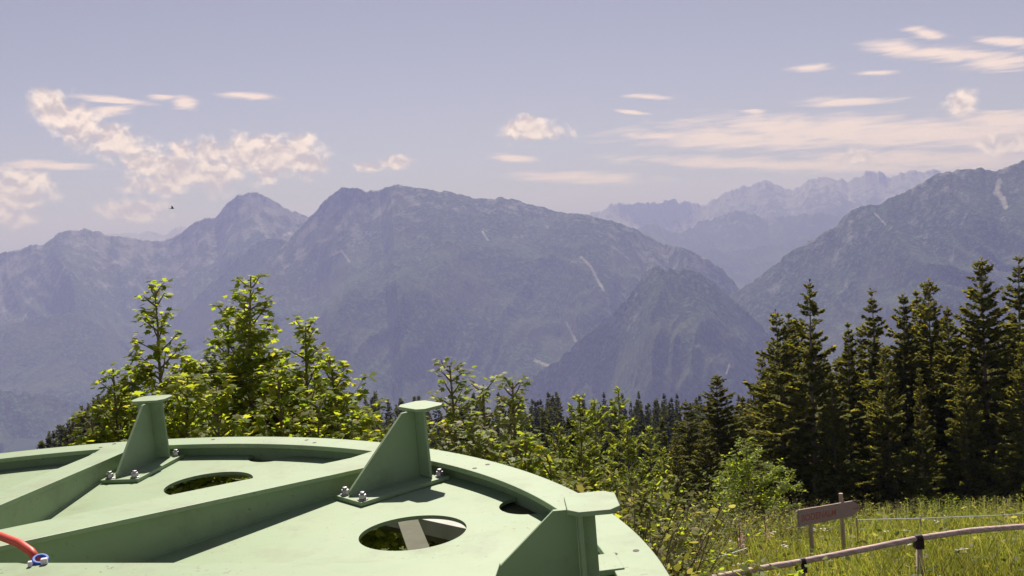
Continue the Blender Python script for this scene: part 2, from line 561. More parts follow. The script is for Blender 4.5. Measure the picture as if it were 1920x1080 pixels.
ys = np.concatenate([np.linspace(-400, -10, 12), np.arange(-8, 60, 0.5), np.geomspace(60, 7000, 150), np.geomspace(7600, 46500, 12)])
sx = np.linspace(-1, 1, 161)
xs = np.sign(sx) * (np.abs(sx) ** 3.2)
wd = np.interp(ys, [-400, 0, 60, 2400, 46000], [400, 90, 200, 6000, 41000])
X = xs[None, :] * wd[:, None]
Y = np.repeat(ys[:, None], len(xs), 1)
V = np.stack([X, Y, ground(X, Y)], -1).reshape(-1, 3)
g = mesh_obj('hillside', np_mesh('hillside', V, grid_faces(len(ys), len(xs)), M['soil'], True))
tag(g, 'green mountain meadow falling away into the valley', 'hillside', kind='structure')

# ------------------------------------------------------------------ mountains
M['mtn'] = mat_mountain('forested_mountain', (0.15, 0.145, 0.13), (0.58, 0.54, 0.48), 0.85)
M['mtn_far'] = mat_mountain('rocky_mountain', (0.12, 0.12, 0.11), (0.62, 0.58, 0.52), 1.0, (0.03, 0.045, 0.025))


def px_of(V):
    d = np.asarray(V, float)
    u = d @ np.array(RIGHT); v = d @ np.array(UP); w = d @ np.array(FWD)
    return 960 + F_PX * u / w, 540 - F_PX * v / w


def seg_dist(px, py, a, b):
    ax, ay = a; bx, by = b
    dx, dy = bx - ax, by - ay
    tt = np.clip(((px - ax) * dx + (py - ay) * dy) / (dx * dx + dy * dy), 0, 1)
    return np.hypot(px - ax - tt * dx, py - ay - tt * dy)


def mountain(name, label, sky_px, dist, run, drop, mat, seed, n_az=520, n_s=150, spur=340, lam=900, rough=1.5, rock_top=0.5, scree=(), pw=1.05, back=0.5):
    """one range: its skyline stands at `dist` metres (list along the skyline or one number); its face falls `drop` metres over `run`"""
    P = np.array([azel(*p) for p in sky_px])
    az = np.linspace(P[0, 0], P[-1, 0], n_az)
    e = np.interp(az, P[:, 0], P[:, 1])
    e0 = e.copy()
    e = e + (fbm(az * 3.0 + seed, az * 0 + seed, 4, seed) - 0.5) * 2 * rough * DPP * 2.2 + (vnoise(az * 12, az * 0 + 3, seed + 9) - 0.5) * rough * DPP * 0.8
    D = np.interp(az, P[:, 0], dist) if hasattr(dist, '__len__') else np.full(n_az, float(dist))
    sN = np.concatenate([np.linspace(0, 0.75, int(n_s * 0.6), endpoint=False), np.linspace(0.75, 1, n_s - int(n_s * 0.6))])
    A, Sg = np.meshgrid(np.radians(az), sN)
    Dg = np.repeat(D[None, :], n_s, 0)
    zr = D * np.tan(np.radians(e))
    zr0 = D * np.tan(np.radians(e0))
    kk = np.exp(-(1 - Sg) * 22)
    al = A * Dg                                    # metres along the ridge
    tdown = 1 - Sg
    warp = (fbm(al / (lam * 3) + seed * 3, tdown * run / (lam * 3), 3, seed + 40) - 0.5) * lam * 2.2
    al2 = al + warp + tdown * run * (vnoise(al / (lam * 4), al * 0 + seed, seed + 77) - 0.5) * 1.1
    d = Dg - tdown * run
    big = fbm(al2 / lam, tdown * run / (lam * 2.6) + 5, 4, seed, True)
    small = fbm(al2 / (lam * 0.3), tdown * run / (lam * 0.9), 4, seed + 21, True)
    amp = np.clip(tdown * 5, 0, 1) ** 0.8
    z = zr[None, :] * kk + zr0[None, :] * (1 - kk) - drop * tdown ** pw - amp * spur * (1 - big) - amp * spur * 0.32 * (1 - small)
    d = d - amp * spur * 0.9 * (big - 0.5)
    fineg = (fbm(al / 90, tdown * run / 90, 2, seed + 55) - 0.5) * 22 * np.clip(tdown * 30, 0, 1)
    z = z + fineg
    Xm, Ym = d * np.sin(A), d * np.cos(A)
    rows = [np.stack([Xm, Ym, z], -1)]
    for k in (0.12, 0.45, 1.0):                    # the far side
        db = D + k * run * back
        rows.append(np.stack([db * np.sin(np.radians(az)), db * np.cos(np.radians(az)), zr - drop * k], -1)[None])
    V = np.concatenate(rows, 0)
    nr = V.shape[0]
    Vf = V.reshape(-1, 3)
    rk = np.concatenate([np.clip(rock_top + (zr[None, :] - z) / drop * -1.1 * rock_top + 0.35 * (1 - big), 0, 1), np.full((3, n_az), rock_top)], 0).ravel()
    sc = np.zeros(len(Vf))
    if scree:
        pxx, pyy = px_of(Vf)
        for pl, w in scree:
            for a, b in zip(pl[:-1], pl[1:]):
                sc = np.maximum(sc, np.clip(1.25 - seg_dist(pxx, pyy, a, b) / w, 0, 1))
    me = np_mesh(name, Vf, grid_faces(nr, n_az), mat, True, attr={'rock': rk, 'scree': sc})
    o = mesh_obj(name, me)
    return tag(o, label, 'mountain', kind='structure')


mountain('mountain_range', 'far pale jagged range on the right horizon',
         [(1040, 425), (1100, 402), (1130, 392), (1160, 378), (1178, 381), (1215, 379), (1262, 377), (1290, 376), (1325, 382), (1345, 370), (1360, 361), (1395, 350),
          (1418, 343), (1436, 340), (1458, 348), (1480, 355), (1500, 352), (1520, 337), (1548, 332), (1590, 338), (1618, 325), (1637, 320), (1655, 328), (1690, 327),
          (1715, 321), (1735, 322), (1752, 318), (1775, 330), (1830, 345), (1900, 352), (1990, 360)],
         15500, 4000, 1300, M['mtn_far'], 5, 700, 90, 620, 1300, 2.8, 0.8)
mountain('mountain_range', 'tiny pale peaks showing in the saddle left of the pointed peak',
         [(150, 450), (210, 437), (240, 435), (262, 438), (275, 431), (290, 437), (310, 437), (325, 430), (342, 421), (352, 430), (380, 440), (430, 455)],
         21000, 5000, 1400, M['mtn_far'], 15, 260, 60, 300, 1500, 1.5, 0.9)
mountain('foothill', 'blue forested ridge in the far valley below the pale range',
         [(1150, 470), (1200, 428), (1215, 420), (1235, 424), (1262, 437), (1290, 430), (1318, 415), (1345, 408), (1380, 392), (1392, 393), (1420, 404), (1440, 412),
          (1500, 400), (1530, 396), (1560, 404), (1590, 415), (1640, 440), (1720, 470)],
         12800, 3400, 1000, M['mtn'], 23, 420, 90, 260, 1000, 3.0, 0.35)
mountain('foothill', 'low wooded hill across the far end of the valley',
         [(1240, 520), (1300, 480), (1322, 468), (1340, 466), (1352, 474), (1370, 470), (1410, 466), (1450, 457), (1500, 452), (1540, 440), (1600, 430), (1680, 425), (1760, 430)],
         11500, 2600, 800, M['mtn'], 31, 380, 90, 200, 700, 2.5, 0.3)
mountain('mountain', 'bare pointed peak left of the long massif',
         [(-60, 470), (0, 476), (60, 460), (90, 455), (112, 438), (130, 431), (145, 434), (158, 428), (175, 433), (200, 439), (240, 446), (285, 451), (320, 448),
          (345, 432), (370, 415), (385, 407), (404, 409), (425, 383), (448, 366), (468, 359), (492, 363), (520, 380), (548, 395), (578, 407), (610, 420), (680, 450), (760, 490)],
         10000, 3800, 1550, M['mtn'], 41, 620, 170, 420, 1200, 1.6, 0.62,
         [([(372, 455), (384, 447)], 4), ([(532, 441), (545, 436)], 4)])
mountain('mountain', 'long flat-topped forested massif across the middle',
         [(470, 520), (540, 450), (578, 410), (584, 404), (600, 385), (622, 365), (640, 350), (668, 353), (690, 359), (712, 357), (732, 348), (745, 345), (790, 354), (850, 362),
          (888, 370), (915, 373), (942, 370), (985, 380), (1020, 388), (1038, 397), (1075, 401), (1110, 404), (1150, 415), (1188, 427), (1222, 447), (1250, 458), (1285, 466),
          (1320, 482), (1350, 500), (1375, 525), (1400, 560), (1440, 640)],
         [8300] * 10 + [8000] * 10 + [7600] * 6 + [7200] * 6, 3900, 1560, M['mtn'], 53, 820, 190, 460, 1300, 1.6, 0.52,
         [([(1090, 482), (1108, 500), (1122, 528), (1132, 545)], 4), ([(1062, 605), (1072, 625), (1080, 640)], 3.5), ([(1138, 560), (1142, 570)], 5),
          ([(1004, 676), (1022, 684), (1038, 688)], 5), ([(620, 480), (640, 470), (655, 490)], 3), ([(905, 435), (915, 450)], 3)])
mountain('mountain_spur', 'dark wooded spur in front of the pointed peak',
         [(180, 760), (260, 670), (310, 610), (352, 572), (390, 537), (420, 512), (440, 490), (468, 465), (490, 450), (510, 444), (535, 452), (560, 475), (600, 520), (660, 590), (720, 680)],
         8600, 2900, 1350, M['mtn'], 61, 420, 130, 320, 900, 2.0, 0.3)
mountain('mountain_spur', 'low wooded slope at the foot of the mountains on the left',
         [(-80, 640), (-20, 612), (40, 600), (90, 590), (140, 588), (190, 612), (240, 660), (300, 720), (380, 800)],
         8300, 3300, 1500, M['mtn'], 67, 300, 110, 200, 700, 2.0, 0.2)
mountain('foothill', 'low dark wooded foothill at the lower left above the rim of the wheel',
         [(-160, 690), (-60, 712), (30, 735), (110, 748), (200, 765), (300, 800), (400, 850), (520, 900)],
         6300, 2900, 1150, M['mtn'], 91, 320, 120, 180, 600, 3.0, 0.15)
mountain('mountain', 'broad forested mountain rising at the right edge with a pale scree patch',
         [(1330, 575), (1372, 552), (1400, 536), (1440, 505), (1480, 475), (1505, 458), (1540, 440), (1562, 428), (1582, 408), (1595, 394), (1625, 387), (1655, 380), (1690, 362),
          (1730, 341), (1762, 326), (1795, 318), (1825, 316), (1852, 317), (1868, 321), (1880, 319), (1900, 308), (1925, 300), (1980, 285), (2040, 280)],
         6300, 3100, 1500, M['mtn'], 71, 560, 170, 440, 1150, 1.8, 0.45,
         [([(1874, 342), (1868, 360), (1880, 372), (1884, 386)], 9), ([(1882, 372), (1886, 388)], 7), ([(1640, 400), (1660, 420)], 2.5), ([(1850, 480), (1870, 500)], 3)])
mountain('rocky_knoll', 'small rocky knoll in front of the massif above the valley',
         [(980, 720), (1040, 680), (1085, 640), (1120, 608), (1165, 572), (1186, 545), (1204, 518), (1218, 503), (1232, 498), (1250, 506), (1268, 503), (1290, 502), (1312, 513),
          (1335, 530), (1365, 552), (1395, 580), (1425, 608), (1460, 640), (1520, 690), (1600, 740)],
         5600, 2400, 1150, M['mtn'], 83, 520, 170, 420, 800, 3.2, 0.40, [([(1368, 682), (1362, 700)], 3), ([(1195, 520), (1185, 540)], 3)])

# ------------------------------------------------------------------ plants
def curve_pts(p0, d, length, n, droop, rng, wob=0.05):
    pts = [np.array(p0, float)]
    d = np.array(d, float); d /= np.linalg.norm(d)
    for i in range(n):
        d = d + np.array([rng.normal(0, wob), rng.normal(0, wob), rng.normal(0, wob) + droop])
        d /= np.linalg.norm(d)
        pts.append(pts[-1] + d * length / n)
    return pts


class Soup:
    """triangle / quad soup grown quickly"""
    def __init__(self): self.V, self.Q, self.T, self.k = [], [], [], 0

    def quads(self, q):            # (n,4,3)
        n = len(q)
        if not n: return
        self.V.append(q.reshape(-1, 3)); self.Q.append(np.arange(n * 4).reshape(n, 4) + self.k); self.k += n * 4

    def fan(self, tpl, O, Xa, Ya, Na, size, fold):
        """leaf template tpl (m,2) with centre at 0; one leaf per origin; folded along its midrib"""
        m = len(tpl)
        n = len(O)
        z = -np.abs(tpl[:, 0])[None, :, None] * fold[:, None, None]
        P = O[:, None, :] + size[:, None, None] * (tpl[None, :, 0, None] * Xa[:, None, :] + tpl[None, :, 1, None] * Ya[:, None, :] + z * Na[:, None, :])
        C = O[:, None, :] + size[:, None, None] * 0.42 * Ya[:, None, :]
        self.V.append(np.concatenate([C, P], 1).reshape(-1, 3))
        base = np.arange(n)[:, None] * (m + 1) + self.k
        j = np.arange(m)
        tri = np.stack([np.zeros(m, int), 1 + j, 1 + (j + 1) % m], -1)
        self.T.append((base[:, :, None] + tri[None]).reshape(-1, 3))
        self.k += n * (m + 1)

    def mesh(self, name, mat):
        F = []
        if self.Q: F.append(np.concatenate(self.Q))
        if self.T: F.append(np.concatenate(self.T))
        return np_mesh(name, np.concatenate(self.V), F, mat)


MAPLE = np.array([(0.0, 0.0), (0.22, 0.03), (0.46, 0.16), (0.30, 0.30), (0.52, 0.62), (0.24, 0.58), (0.0, 1.0), (-0.24, 0.58), (-0.52, 0.62), (-0.30, 0.30), (-0.46, 0.16), (-0.22, 0.03)])
OVAL = np.array([(0.0, 0.0), (0.22, 0.22), (0.27, 0.5), (0.17, 0.8), (0.0, 1.0), (-0.17, 0.8), (-0.27, 0.5), (-0.22, 0.22)])


def frames(dirs, rng, tilt=0.45, updir=True):
    """leaf frames: Y along the leaf, normal mostly up"""
    n = len(dirs)
    Y = dirs / np.linalg.norm(dirs, axis=1, keepdims=True)
    N = np.stack([rng.normal(0, tilt, n), rng.normal(0, tilt, n), np.ones(n)], -1)
    Xa = np.cross(Y, N); Xa /= np.linalg.norm(Xa, axis=1, keepdims=True) + 1e-9
    N = np.cross(Xa, Y)
    return Xa, Y, N


def broadleaf(seed, height, crown_r, crown_h, leaf, n_leaf_mul=1.0, tpl=MAPLE, mat='maple', leaders=1, shape=1.65, pair=0.058, bare_top=True):
    """young broadleaf tree: a leader with paired ascending branches; returns (wood mesh, leaf mesh)"""
    rng = np.random.default_rng(seed)
    wood = MB()
    so = Soup()
    O, D, Sz = [], [], []

    def leaves_along(pts, dens, size):
        for i in range(1, len(pts)):
            a, b = pts[i - 1], pts[i]
            L = np.linalg.norm(b - a)
            k = max(1, int(L * dens * n_leaf_mul + rng.random()))
            for _ in range(k):
                p = a + (b - a) * rng.random()
                w = rng.random() * 2 * math.pi
                dr = np.array([math.cos(w), math.sin(w), rng.normal(0.05, 0.35)])
                dr /= np.linalg.norm(dr)
                st = size * rng.uniform(0.3, 0.9)
                O.append(p + dr * st); D.append(dr + np.array([0, 0, -rng.uniform(0, 0.7)])); Sz.append(size * rng.uniform(0.65, 1.2))

    stems = []
    for s in range(leaders):
        off = np.array([rng.normal(0, 0.12), rng.normal(0, 0.12), 0]) * (1 if s else 0)
        h = height * (1 if s == 0 else rng.uniform(0.78, 0.93))
        pts = curve_pts((off[0], off[1], -0.1), (off[0] * 1.2 + rng.normal(0, 0.03), off[1] * 1.2 + rng.normal(0, 0.03), 1), h + 0.1, 14, 0.02, rng, 0.035)
        dx = (pts[-1] - pts[0]) * np.array([1, 1, 0])
        if s == 0: pts = [p_ - dx * (k_ / 14) ** 1.3 for k_, p_ in enumerate(pts)]
        stems.append(pts)
        wood.tube(pts, [0.032 * height / 4 * (1 - i / 14) ** 0.8 + 0.006 for i in range(15)], 7)
        cum = np.linspace(0, 1, 15)
        zc = height - crown_h
        znow = zc
        ang = rng.random() * 6.28
        while znow < h - 0.05:
            f = (znow - zc) / max(0.01, (h - zc))          # 0 bottom of crown .. 1 tip
            tpos = (znow + 0.1) / (h + 0.1) * 14
            i = min(13, int(tpos)); p = pts[i] + (pts[i + 1] - pts[i]) * (tpos - i)
            R = crown_r * (1 - f) ** shape * rng.uniform(0.75, 1.12) + 0.13
            for sgn in (0, math.pi):
                w = ang + sgn + rng.normal(0, 0.3)
                up = rng.uniform(0.55, 1.1)
                br = curve_pts(p, (math.cos(w), math.sin(w), up), R * 1.15, 6, 0.03, rng, 0.10)
                wood.tube(br, [0.008 * (1 - k / 6.5) + 0.002 for k in range(7)], 5)
                leaves_along(br[2:], 26, leaf)
                if R > 0.3:
                    for q in range(2 + int(R * 4)):
                        k = rng.integers(2, 6)
                        w2 = w + rng.choice([-1, 1]) * rng.uniform(0.5, 1.1)
                        sb = curve_pts(br[k], (math.cos(w2), math.sin(w2), rng.uniform(0.2, 0.9)), R * rng.uniform(0.3, 0.55), 4, 0.03, rng, 0.12)
                        wood.tube(sb, [0.005, 0.004, 0.0035, 0.003, 0.002], 4)
                        leaves_along(sb, 34, leaf)
                        for _ in range(int(4 * n_leaf_mul)):
                            O.append(sb[-1] + rng.normal(0, leaf * 0.35, 3)); w3 = rng.random() * 6.28
                            D.append(np.array([math.cos(w3), math.sin(w3), -0.3])); Sz.append(leaf * rng.uniform(0.7, 1.2))
                for _ in range(int(5 * n_leaf_mul)):
                    O.append(br[-1] + rng.normal(0, leaf * 0.4, 3)); w3 = rng.random() * 6.28
                    D.append(np.array([math.cos(w3), math.sin(w3), -0.2])); Sz.append(leaf * rng.uniform(0.7, 1.25))
            ang += math.pi / 2 + rng.normal(0, 0.2)
            znow += rng.uniform(0.7, 1.3) * pair * (1.0 + 0.7 * f * bare_top)
        leaves_along(pts[-3:], 30, leaf * 0.9)
    O, D, Sz = np.array(O), np.array(D), np.array(Sz)
    Xa, Ya, Na = frames(D, rng, 0.42)
    so.fan(tpl, O, Xa, Ya, Na, Sz, rng.uniform(-0.1, 0.5, len(O)))
    wm_ = bpy.data.meshes.new('stem'); wm_.from_pydata(wood.v, [], wood.f); wm_.materials.append(M['twig'])
    return wm_, so.mesh('foliage', M[mat])


def conifer(seed, h, r, whorls, nbr, twigs, mat, bark='grey_bark', crown_from=0.12, gap=0.25, droop=0.25, tw=0.16, shape=0.9, ascend=0.1, trunk_r=0.011, dense=1.0, tw_w=0.05):
    """spruce or larch: whorls of drooping branches hung with needle sprays; (trunk mesh, crown mesh)"""
    rng = np.random.default_rng(seed)
    wood = MB()
    lean = rng.normal(0, 0.006, 2)
    bend = lambda z: np.array([lean[0] * z + 0.04 * math.sin(z * 0.5 + seed), lean[1] * z, z])
    zs = np.linspace(-0.3, h, 12)
    wood.tube([bend(z) for z in zs], [max(0.012, h * trunk_r * (1 - max(0, z) / h) ** 0.85) for z in zs], 9)
    q = []
    for i in range(whorls):
        f = (i + rng.uniform(-0.35, 0.35)) / whorls
        f = min(0.995, max(0, f))
        z = h * (crown_from + (1 - crown_from) * f)
        low = min(1.0, f / 0.10 + 0.35)
        R = (r * (1 - f) ** shape * rng.uniform(0.72, 1.15) + 0.02 * h * (1 - f) + 0.10) * low
        k = max(3, int(nbr * (0.6 + 0.4 * (1 - f)) + rng.random()))
        a0 = rng.random() * 6.28
        for j in range(k):
            if rng.random() < gap * (0.6 + 0.4 * f): continue
            w = a0 + j * 6.283 / k + rng.normal(0, 0.22)
            L = R * rng.uniform(0.42, 1.22)
            up = ascend + 0.55 * f - droop * (1 - f)
            n = 6
            br = curve_pts(bend(z), (math.cos(w), math.sin(w), up), L, n, -0.03 * (1 - f) + 0.03, rng, 0.05)
            if L > 0.25: wood.tube(br, [max(0.004, 0.010 * h / 10 * (1 - t / (n + 0.5))) for t in range(n + 1)], 4, False)
            br = np.array(br)
            nt = max(4, int(twigs * L / max(0.3, r) * dense))
            tt = np.sqrt(rng.random(nt)) * n * 0.999
            ii = tt.astype(int)
            P = br[ii] + (br[ii + 1] - br[ii]) * (tt - ii)[:, None]
            ax = br[-1] - br[0]; ax /= np.linalg.norm(ax)
            side = np.cross(ax, [0, 0, 1]); side /= np.linalg.norm(side) + 1e-9
            sg = rng.choice([-1, 1], nt) * rng.uniform(0.15, 1.0, nt)
            dirs = ax[None] * rng.uniform(0.3, 1.0, nt)[:, None] + side[None] * sg[:, None] + np.array([0, 0, 1.0])[None] * rng.normal(-0.28, 0.28, nt)[:, None]
            dirs /= np.linalg.norm(dirs, axis=1, keepdims=True)
            ln = tw * rng.uniform(0.6, 1.5, nt) * (0.55 + 0.45 * min(1, L / max(0.2, r * 0.6)))
            up_ = np.stack([rng.normal(0, 0.6, nt), rng.normal(0, 0.6, nt), np.ones(nt)], -1)
            wd = np.cross(dirs, up_); wd /= np.linalg.norm(wd, axis=1, keepdims=True)
            ww = (ln * tw_w / 0.16 * rng.uniform(0.7, 1.3, nt))[:, None] * wd
            E = P + dirs * ln[:, None]
            mid = P + dirs * (ln * 0.45)[:, None]
            q.append(np.stack([P, mid + ww, E, mid - ww], 1))
    q = np.concatenate(q)
    # the leader
    so = Soup(); so.quads(q)
    lead = bend(h)
    n = 26
    P = lead[None] - np.array([0, 0, 1.0])[None] * (rng.random(n) * 0.07 * h)[:, None]
    w = rng.random(n) * 6.28
    dirs = np.stack([np.cos(w), np.sin(w), rng.uniform(0.4, 1.6, n)], -1); dirs /= np.linalg.norm(dirs, axis=1, keepdims=True)
    wd = np.cross(dirs, [0.3, 0.2, 1]); wd /= np.linalg.norm(wd, axis=1, keepdims=True)
    so.quads(np.stack([P, P + dirs * tw * 0.5 + wd * tw * 0.22, P + dirs * tw, P + dirs * tw * 0.5 - wd * tw * 0.22], 1))
    wm_ = bpy.data.meshes.new('trunk'); wm_.from_pydata(wood.v, [], wood.f); wm_.materials.append(M[bark])
    wm_.polygons.foreach_set('use_smooth', np.ones(len(wm_.polygons), bool))
    return wm_, so.mesh('crown', M[mat])


def plant(name, label, cat, meshes, loc, scale=1.0, rz=0.0, group=None, parts=('trunk', 'crown'), sxy=None):
    o = empty(name, loc, label, cat, group)
    o.rotation_euler = (0, 0, rz)
    o.scale = (sxy or scale, sxy or scale, scale)
    for nm, me in zip(parts, meshes): mesh_obj(nm, me, o)
    return o


def stand(px, py, depth):
    """where a tree stands whose tip is seen at this pixel and distance: (x, y, ground z), height"""
    p = at(px, py, depth)
    z = gz(p.x, p.y)
    return (p.x, p.y, z), p.z - z


# --- tall spruces at the right, one by one
SV = [conifer(100 + i, 11.5, rr * 1.28, wh + 6, nb + 2, 210, 'needle', crown_from=cf * 0.7, gap=gp * 0.7, droop=dr, tw=0.20, tw_w=0.050, shape=sh)
      for i, (rr, wh, nb, cf, gp, dr, sh) in enumerate([
          (1.75, 34, 9, 0.16, 0.22, 0.30, 0.80), (1.55, 30, 8, 0.10, 0.30, 0.25, 0.85), (2.00, 34, 9, 0.08, 0.18, 0.35, 0.75),
          (1.35, 30, 8, 0.22, 0.30, 0.20, 0.80), (2.15, 38, 10, 0.05, 0.14, 0.35, 0.75), (1.50, 28, 7, 0.05, 0.42, 0.20, 0.80)])]
GSP = 'tall spruces along the edge of the meadow'
for (px, py, d, k, sc, label) in [
    (1460, 584, 50, 2, 1.0, 'outermost tall spruce, left end of the row, its tip close to a twin tip'),
    (1474, 587, 54, 3, 0.9, 'slim twin-tip spruce pressed against the left end of the tall row'),
    (1513, 529, 47, 5, 1.15, 'sparse tall spruce with a long bare leader and open grey trunk behind the arrow sign'),
    (1585, 605, 50, 3, 0.85, 'short thin pointed spruce just right of the sparse tall one'),
    (1635, 544, 52, 1, 1.05, 'full spruce with open see-through top in the middle of the row'),
    (1690, 551, 50, 0, 1.0, 'dark spruce left of the close pair of tips'),
    (1712, 545, 55, 3, 0.9, 'narrow left tip of the close pair of spruces'),
    (1742, 525, 52, 4, 0.95, 'bushy right tip of the close pair of spruces'),
    (1780, 575, 49, 0, 0.9, 'lower spruce in the dip left of the tallest spruce'),
    (1842, 485, 47, 4, 1.0, 'tallest and broadest dark spruce near the right edge'),
    (1906, 481, 49, 1, 1.1, 'tall ragged spruce cut by the right edge of the view'),
    (1916, 640, 43, 2, 0.9, 'shorter sunlit spruce in front of the ragged one at the right edge'),
    (1660, 650, 46, 2, 0.8, 'lower sunlit spruce standing in front of the middle of the row'),
    (1805, 668, 45, 2, 0.8, 'lower sunlit spruce before the tallest spruce'),
    (1560, 700, 45, 0, 0.75, 'young spruce filling the gap behind the arrow sign'),
    (1430, 668, 56, 2, 0.9, 'broad low spruce left of the twin tips'),
    (1725, 690, 44, 1, 0.75, 'ragged low spruce under the close pair of tips'),
]:
    loc, h = stand(px, py, d)
    plant('spruce_tree', label, 'spruce', SV[k], loc, h / 11.5, random.random() * 6.28, GSP, sxy=h / 11.5 * sc)
for i in range(22):
    px = 1445 + i * 25 + random.uniform(-9, 9); d = random.uniform(58, 74)
    loc, h = stand(px, random.uniform(600, 690), d)
    plant('spruce_tree', 'shaded spruce standing deep in the dark wood behind the tall row', 'spruce', SV[random.choice([0, 2, 4])], loc, h / 11.5, random.random() * 6.28, 'shaded spruces behind the tall row')

# --- mid-distance dark spruces and bright young trees
for (px, py, d, k, sc, label) in [
    (1345, 703, 46, 4, 1.35, 'dark broad spruce left of the tall row, standing above the forest belt'),
    (1290, 752, 44, 2, 1.2, 'shaded half-height spruce beside the dark broad one'),
    (1322, 790, 40, 2, 1.2, 'low shaded spruce in front of the dark broad one'),
    (1268, 812, 36, 1, 1.2, 'small shaded spruce behind the yellow larches'),
    (1395, 742, 60, 0, 1.0, 'spruce between the dark broad one and the tall row'),
]:
    loc, h = stand(px, py, d)
    plant('spruce_tree', label, 'spruce', SV[k], loc, h / 11.5, random.random() * 6.28, 'spruces left of the tall row', sxy=h / 11.5 * sc)

LV = [conifer(200 + i, 5.0, rr, wh, nb, 95, 'larch', 'bark', 0.05, gp, dr, 0.13, sh, asc, 0.008, 1.0, 0.040)
      for i, (rr, wh, nb, gp, dr, sh, asc) in enumerate([(1.0, 24, 8, 0.2, 0.0, 0.7, 0.25), (1.2, 26, 8, 0.25, -0.1, 0.6, 0.3), (0.8, 22, 7, 0.25, 0.1, 0.8, 0.2)])]
for (px, py, d, k, sc, label) in [
    (1082, 742, 15, 0, 1.0, 'young olive larch right of the pale maples, rising just above the forest line'),
    (1112, 752, 16, 1, 0.9, 'reddish young larch beside the olive one'),
    (1156, 728, 17, 2, 1.0, 'thin larch with a crooked tip topping the forest line'),
    (1178, 800, 13, 1, 1.0, 'bright yellow-green larch right behind the near bracket'),
    (1040, 800, 14, 1, 1.0, 'bushy larch next to the right side of the pale maples'),
    (1240, 842, 13.5, 2, 1.1, 'low green larch above the weeds right of the wheel'),
    (1215, 800, 19, 0, 1.0, 'dull larch behind the bright yellow-green one'),
]:
    loc, h = stand(px, py, d)
    plant('larch_tree', label, 'larch', LV[k], loc, h / 5.0, random.random() * 6.28, 'young larches behind the wheel', sxy=h / 5.0 * sc)

# --- maples behind the wheel
GM = 'young maples behind the wheel'
for n, (px, py, d, r, ch, mat, mul, leaders, label) in enumerate([
    (290, 541, 9.6, 1.05, 2.6, 'maple', 0.9, 1, 'tall young maple with a thin leafy tip, above the far left bracket'),
    (470, 512, 9.4, 1.45, 2.8, 'maple', 1.0, 1, 'tallest young maple, its bare leader topping the middle of the left clump'),
    (425, 570, 9.9, 0.9, 2.2, 'maple', 0.9, 1, 'young maple just left of the tallest leader'),
    (572, 592, 9.2, 1.05, 2.3, 'maple', 0.9, 1, 'young maple right of the tallest leader'),
    (618, 668, 8.9, 0.65, 2.0, 'maple', 1.0, 1, 'low rounded maple at the right side of the left clump'),
    (212, 690, 9.2, 0.9, 1.8, 'maple', 0.8, 1, 'low spreading maple at the left side of the left clump'),
    (350, 680, 8.3, 0.95, 1.8, 'maple', 1.0, 1, 'bright low maple in the front of the left clump'),
    (520, 690, 8.2, 1.05, 1.8, 'maple', 1.0, 1, 'bright low maple behind the middle of the rim'),
    (170, 782, 9.0, 0.40, 1.0, 'maple', 0.8, 1, 'small maple bush at the far left end of the rim'),
    (600, 748, 8.0, 0.75, 1.6, 'maple', 1.0, 1, 'low leafy maple close behind the rim left of the middle bracket'),
    (405, 722, 7.8, 0.75, 1.6, 'maple', 1.0, 1, 'low leafy maple close behind the rim right of the far left bracket'),
    (268, 742, 8.4, 0.70, 1.5, 'maple', 1.0, 1, 'low leafy maple behind the far left bracket'),
    (843, 684, 9.3, 0.55, 2.0, 'maple_pale', 0.8, 1, 'pale maple with the tallest tip right of the middle bracket'),
    (905, 706, 9.0, 0.50, 1.8, 'maple_pale', 0.8, 1, 'pale maple with a narrow tip between two others'),
    (961, 714, 9.4, 0.50, 1.8, 'maple_pale', 0.7, 1, 'pale maple with a thin dark right-hand tip'),
    (880, 770, 8.0, 0.55, 1.4, 'maple_pale', 0.9, 1, 'low pale maple close behind the rim'),
    (985, 810, 8.4, 0.50, 1.4, 'maple', 0.9, 1, 'low green maple at the right of the pale maples'),
    (1030, 850, 8.0, 0.45, 1.2, 'maple', 0.9, 1, 'yellow-green maple bush low beside the right part of the rim'),
]):
    loc, h = stand(px, py, d)
    ms = broadleaf(300 + n, h, r, min(ch, h - 0.4), 0.066, mul * 2.0, MAPLE, mat, leaders)
    plant('maple_tree', label, 'maple', ms, loc, 1.0, 0.0, GM, ('trunk', 'foliage'))

# --- bright young tree on the meadow and shrubs
loc, h = stand(1395, 822, 23)
ms = broadleaf(401, h, 1.05, h - 0.5, 0.075, 1.7, OVAL, 'bright', 1, 1.0, 0.12, False)
plant('young_tree', 'bright yellow-green young tree at the edge of the meadow', 'tree', ms, loc, 1.0, 0.0, None, ('trunk', 'foliage'))


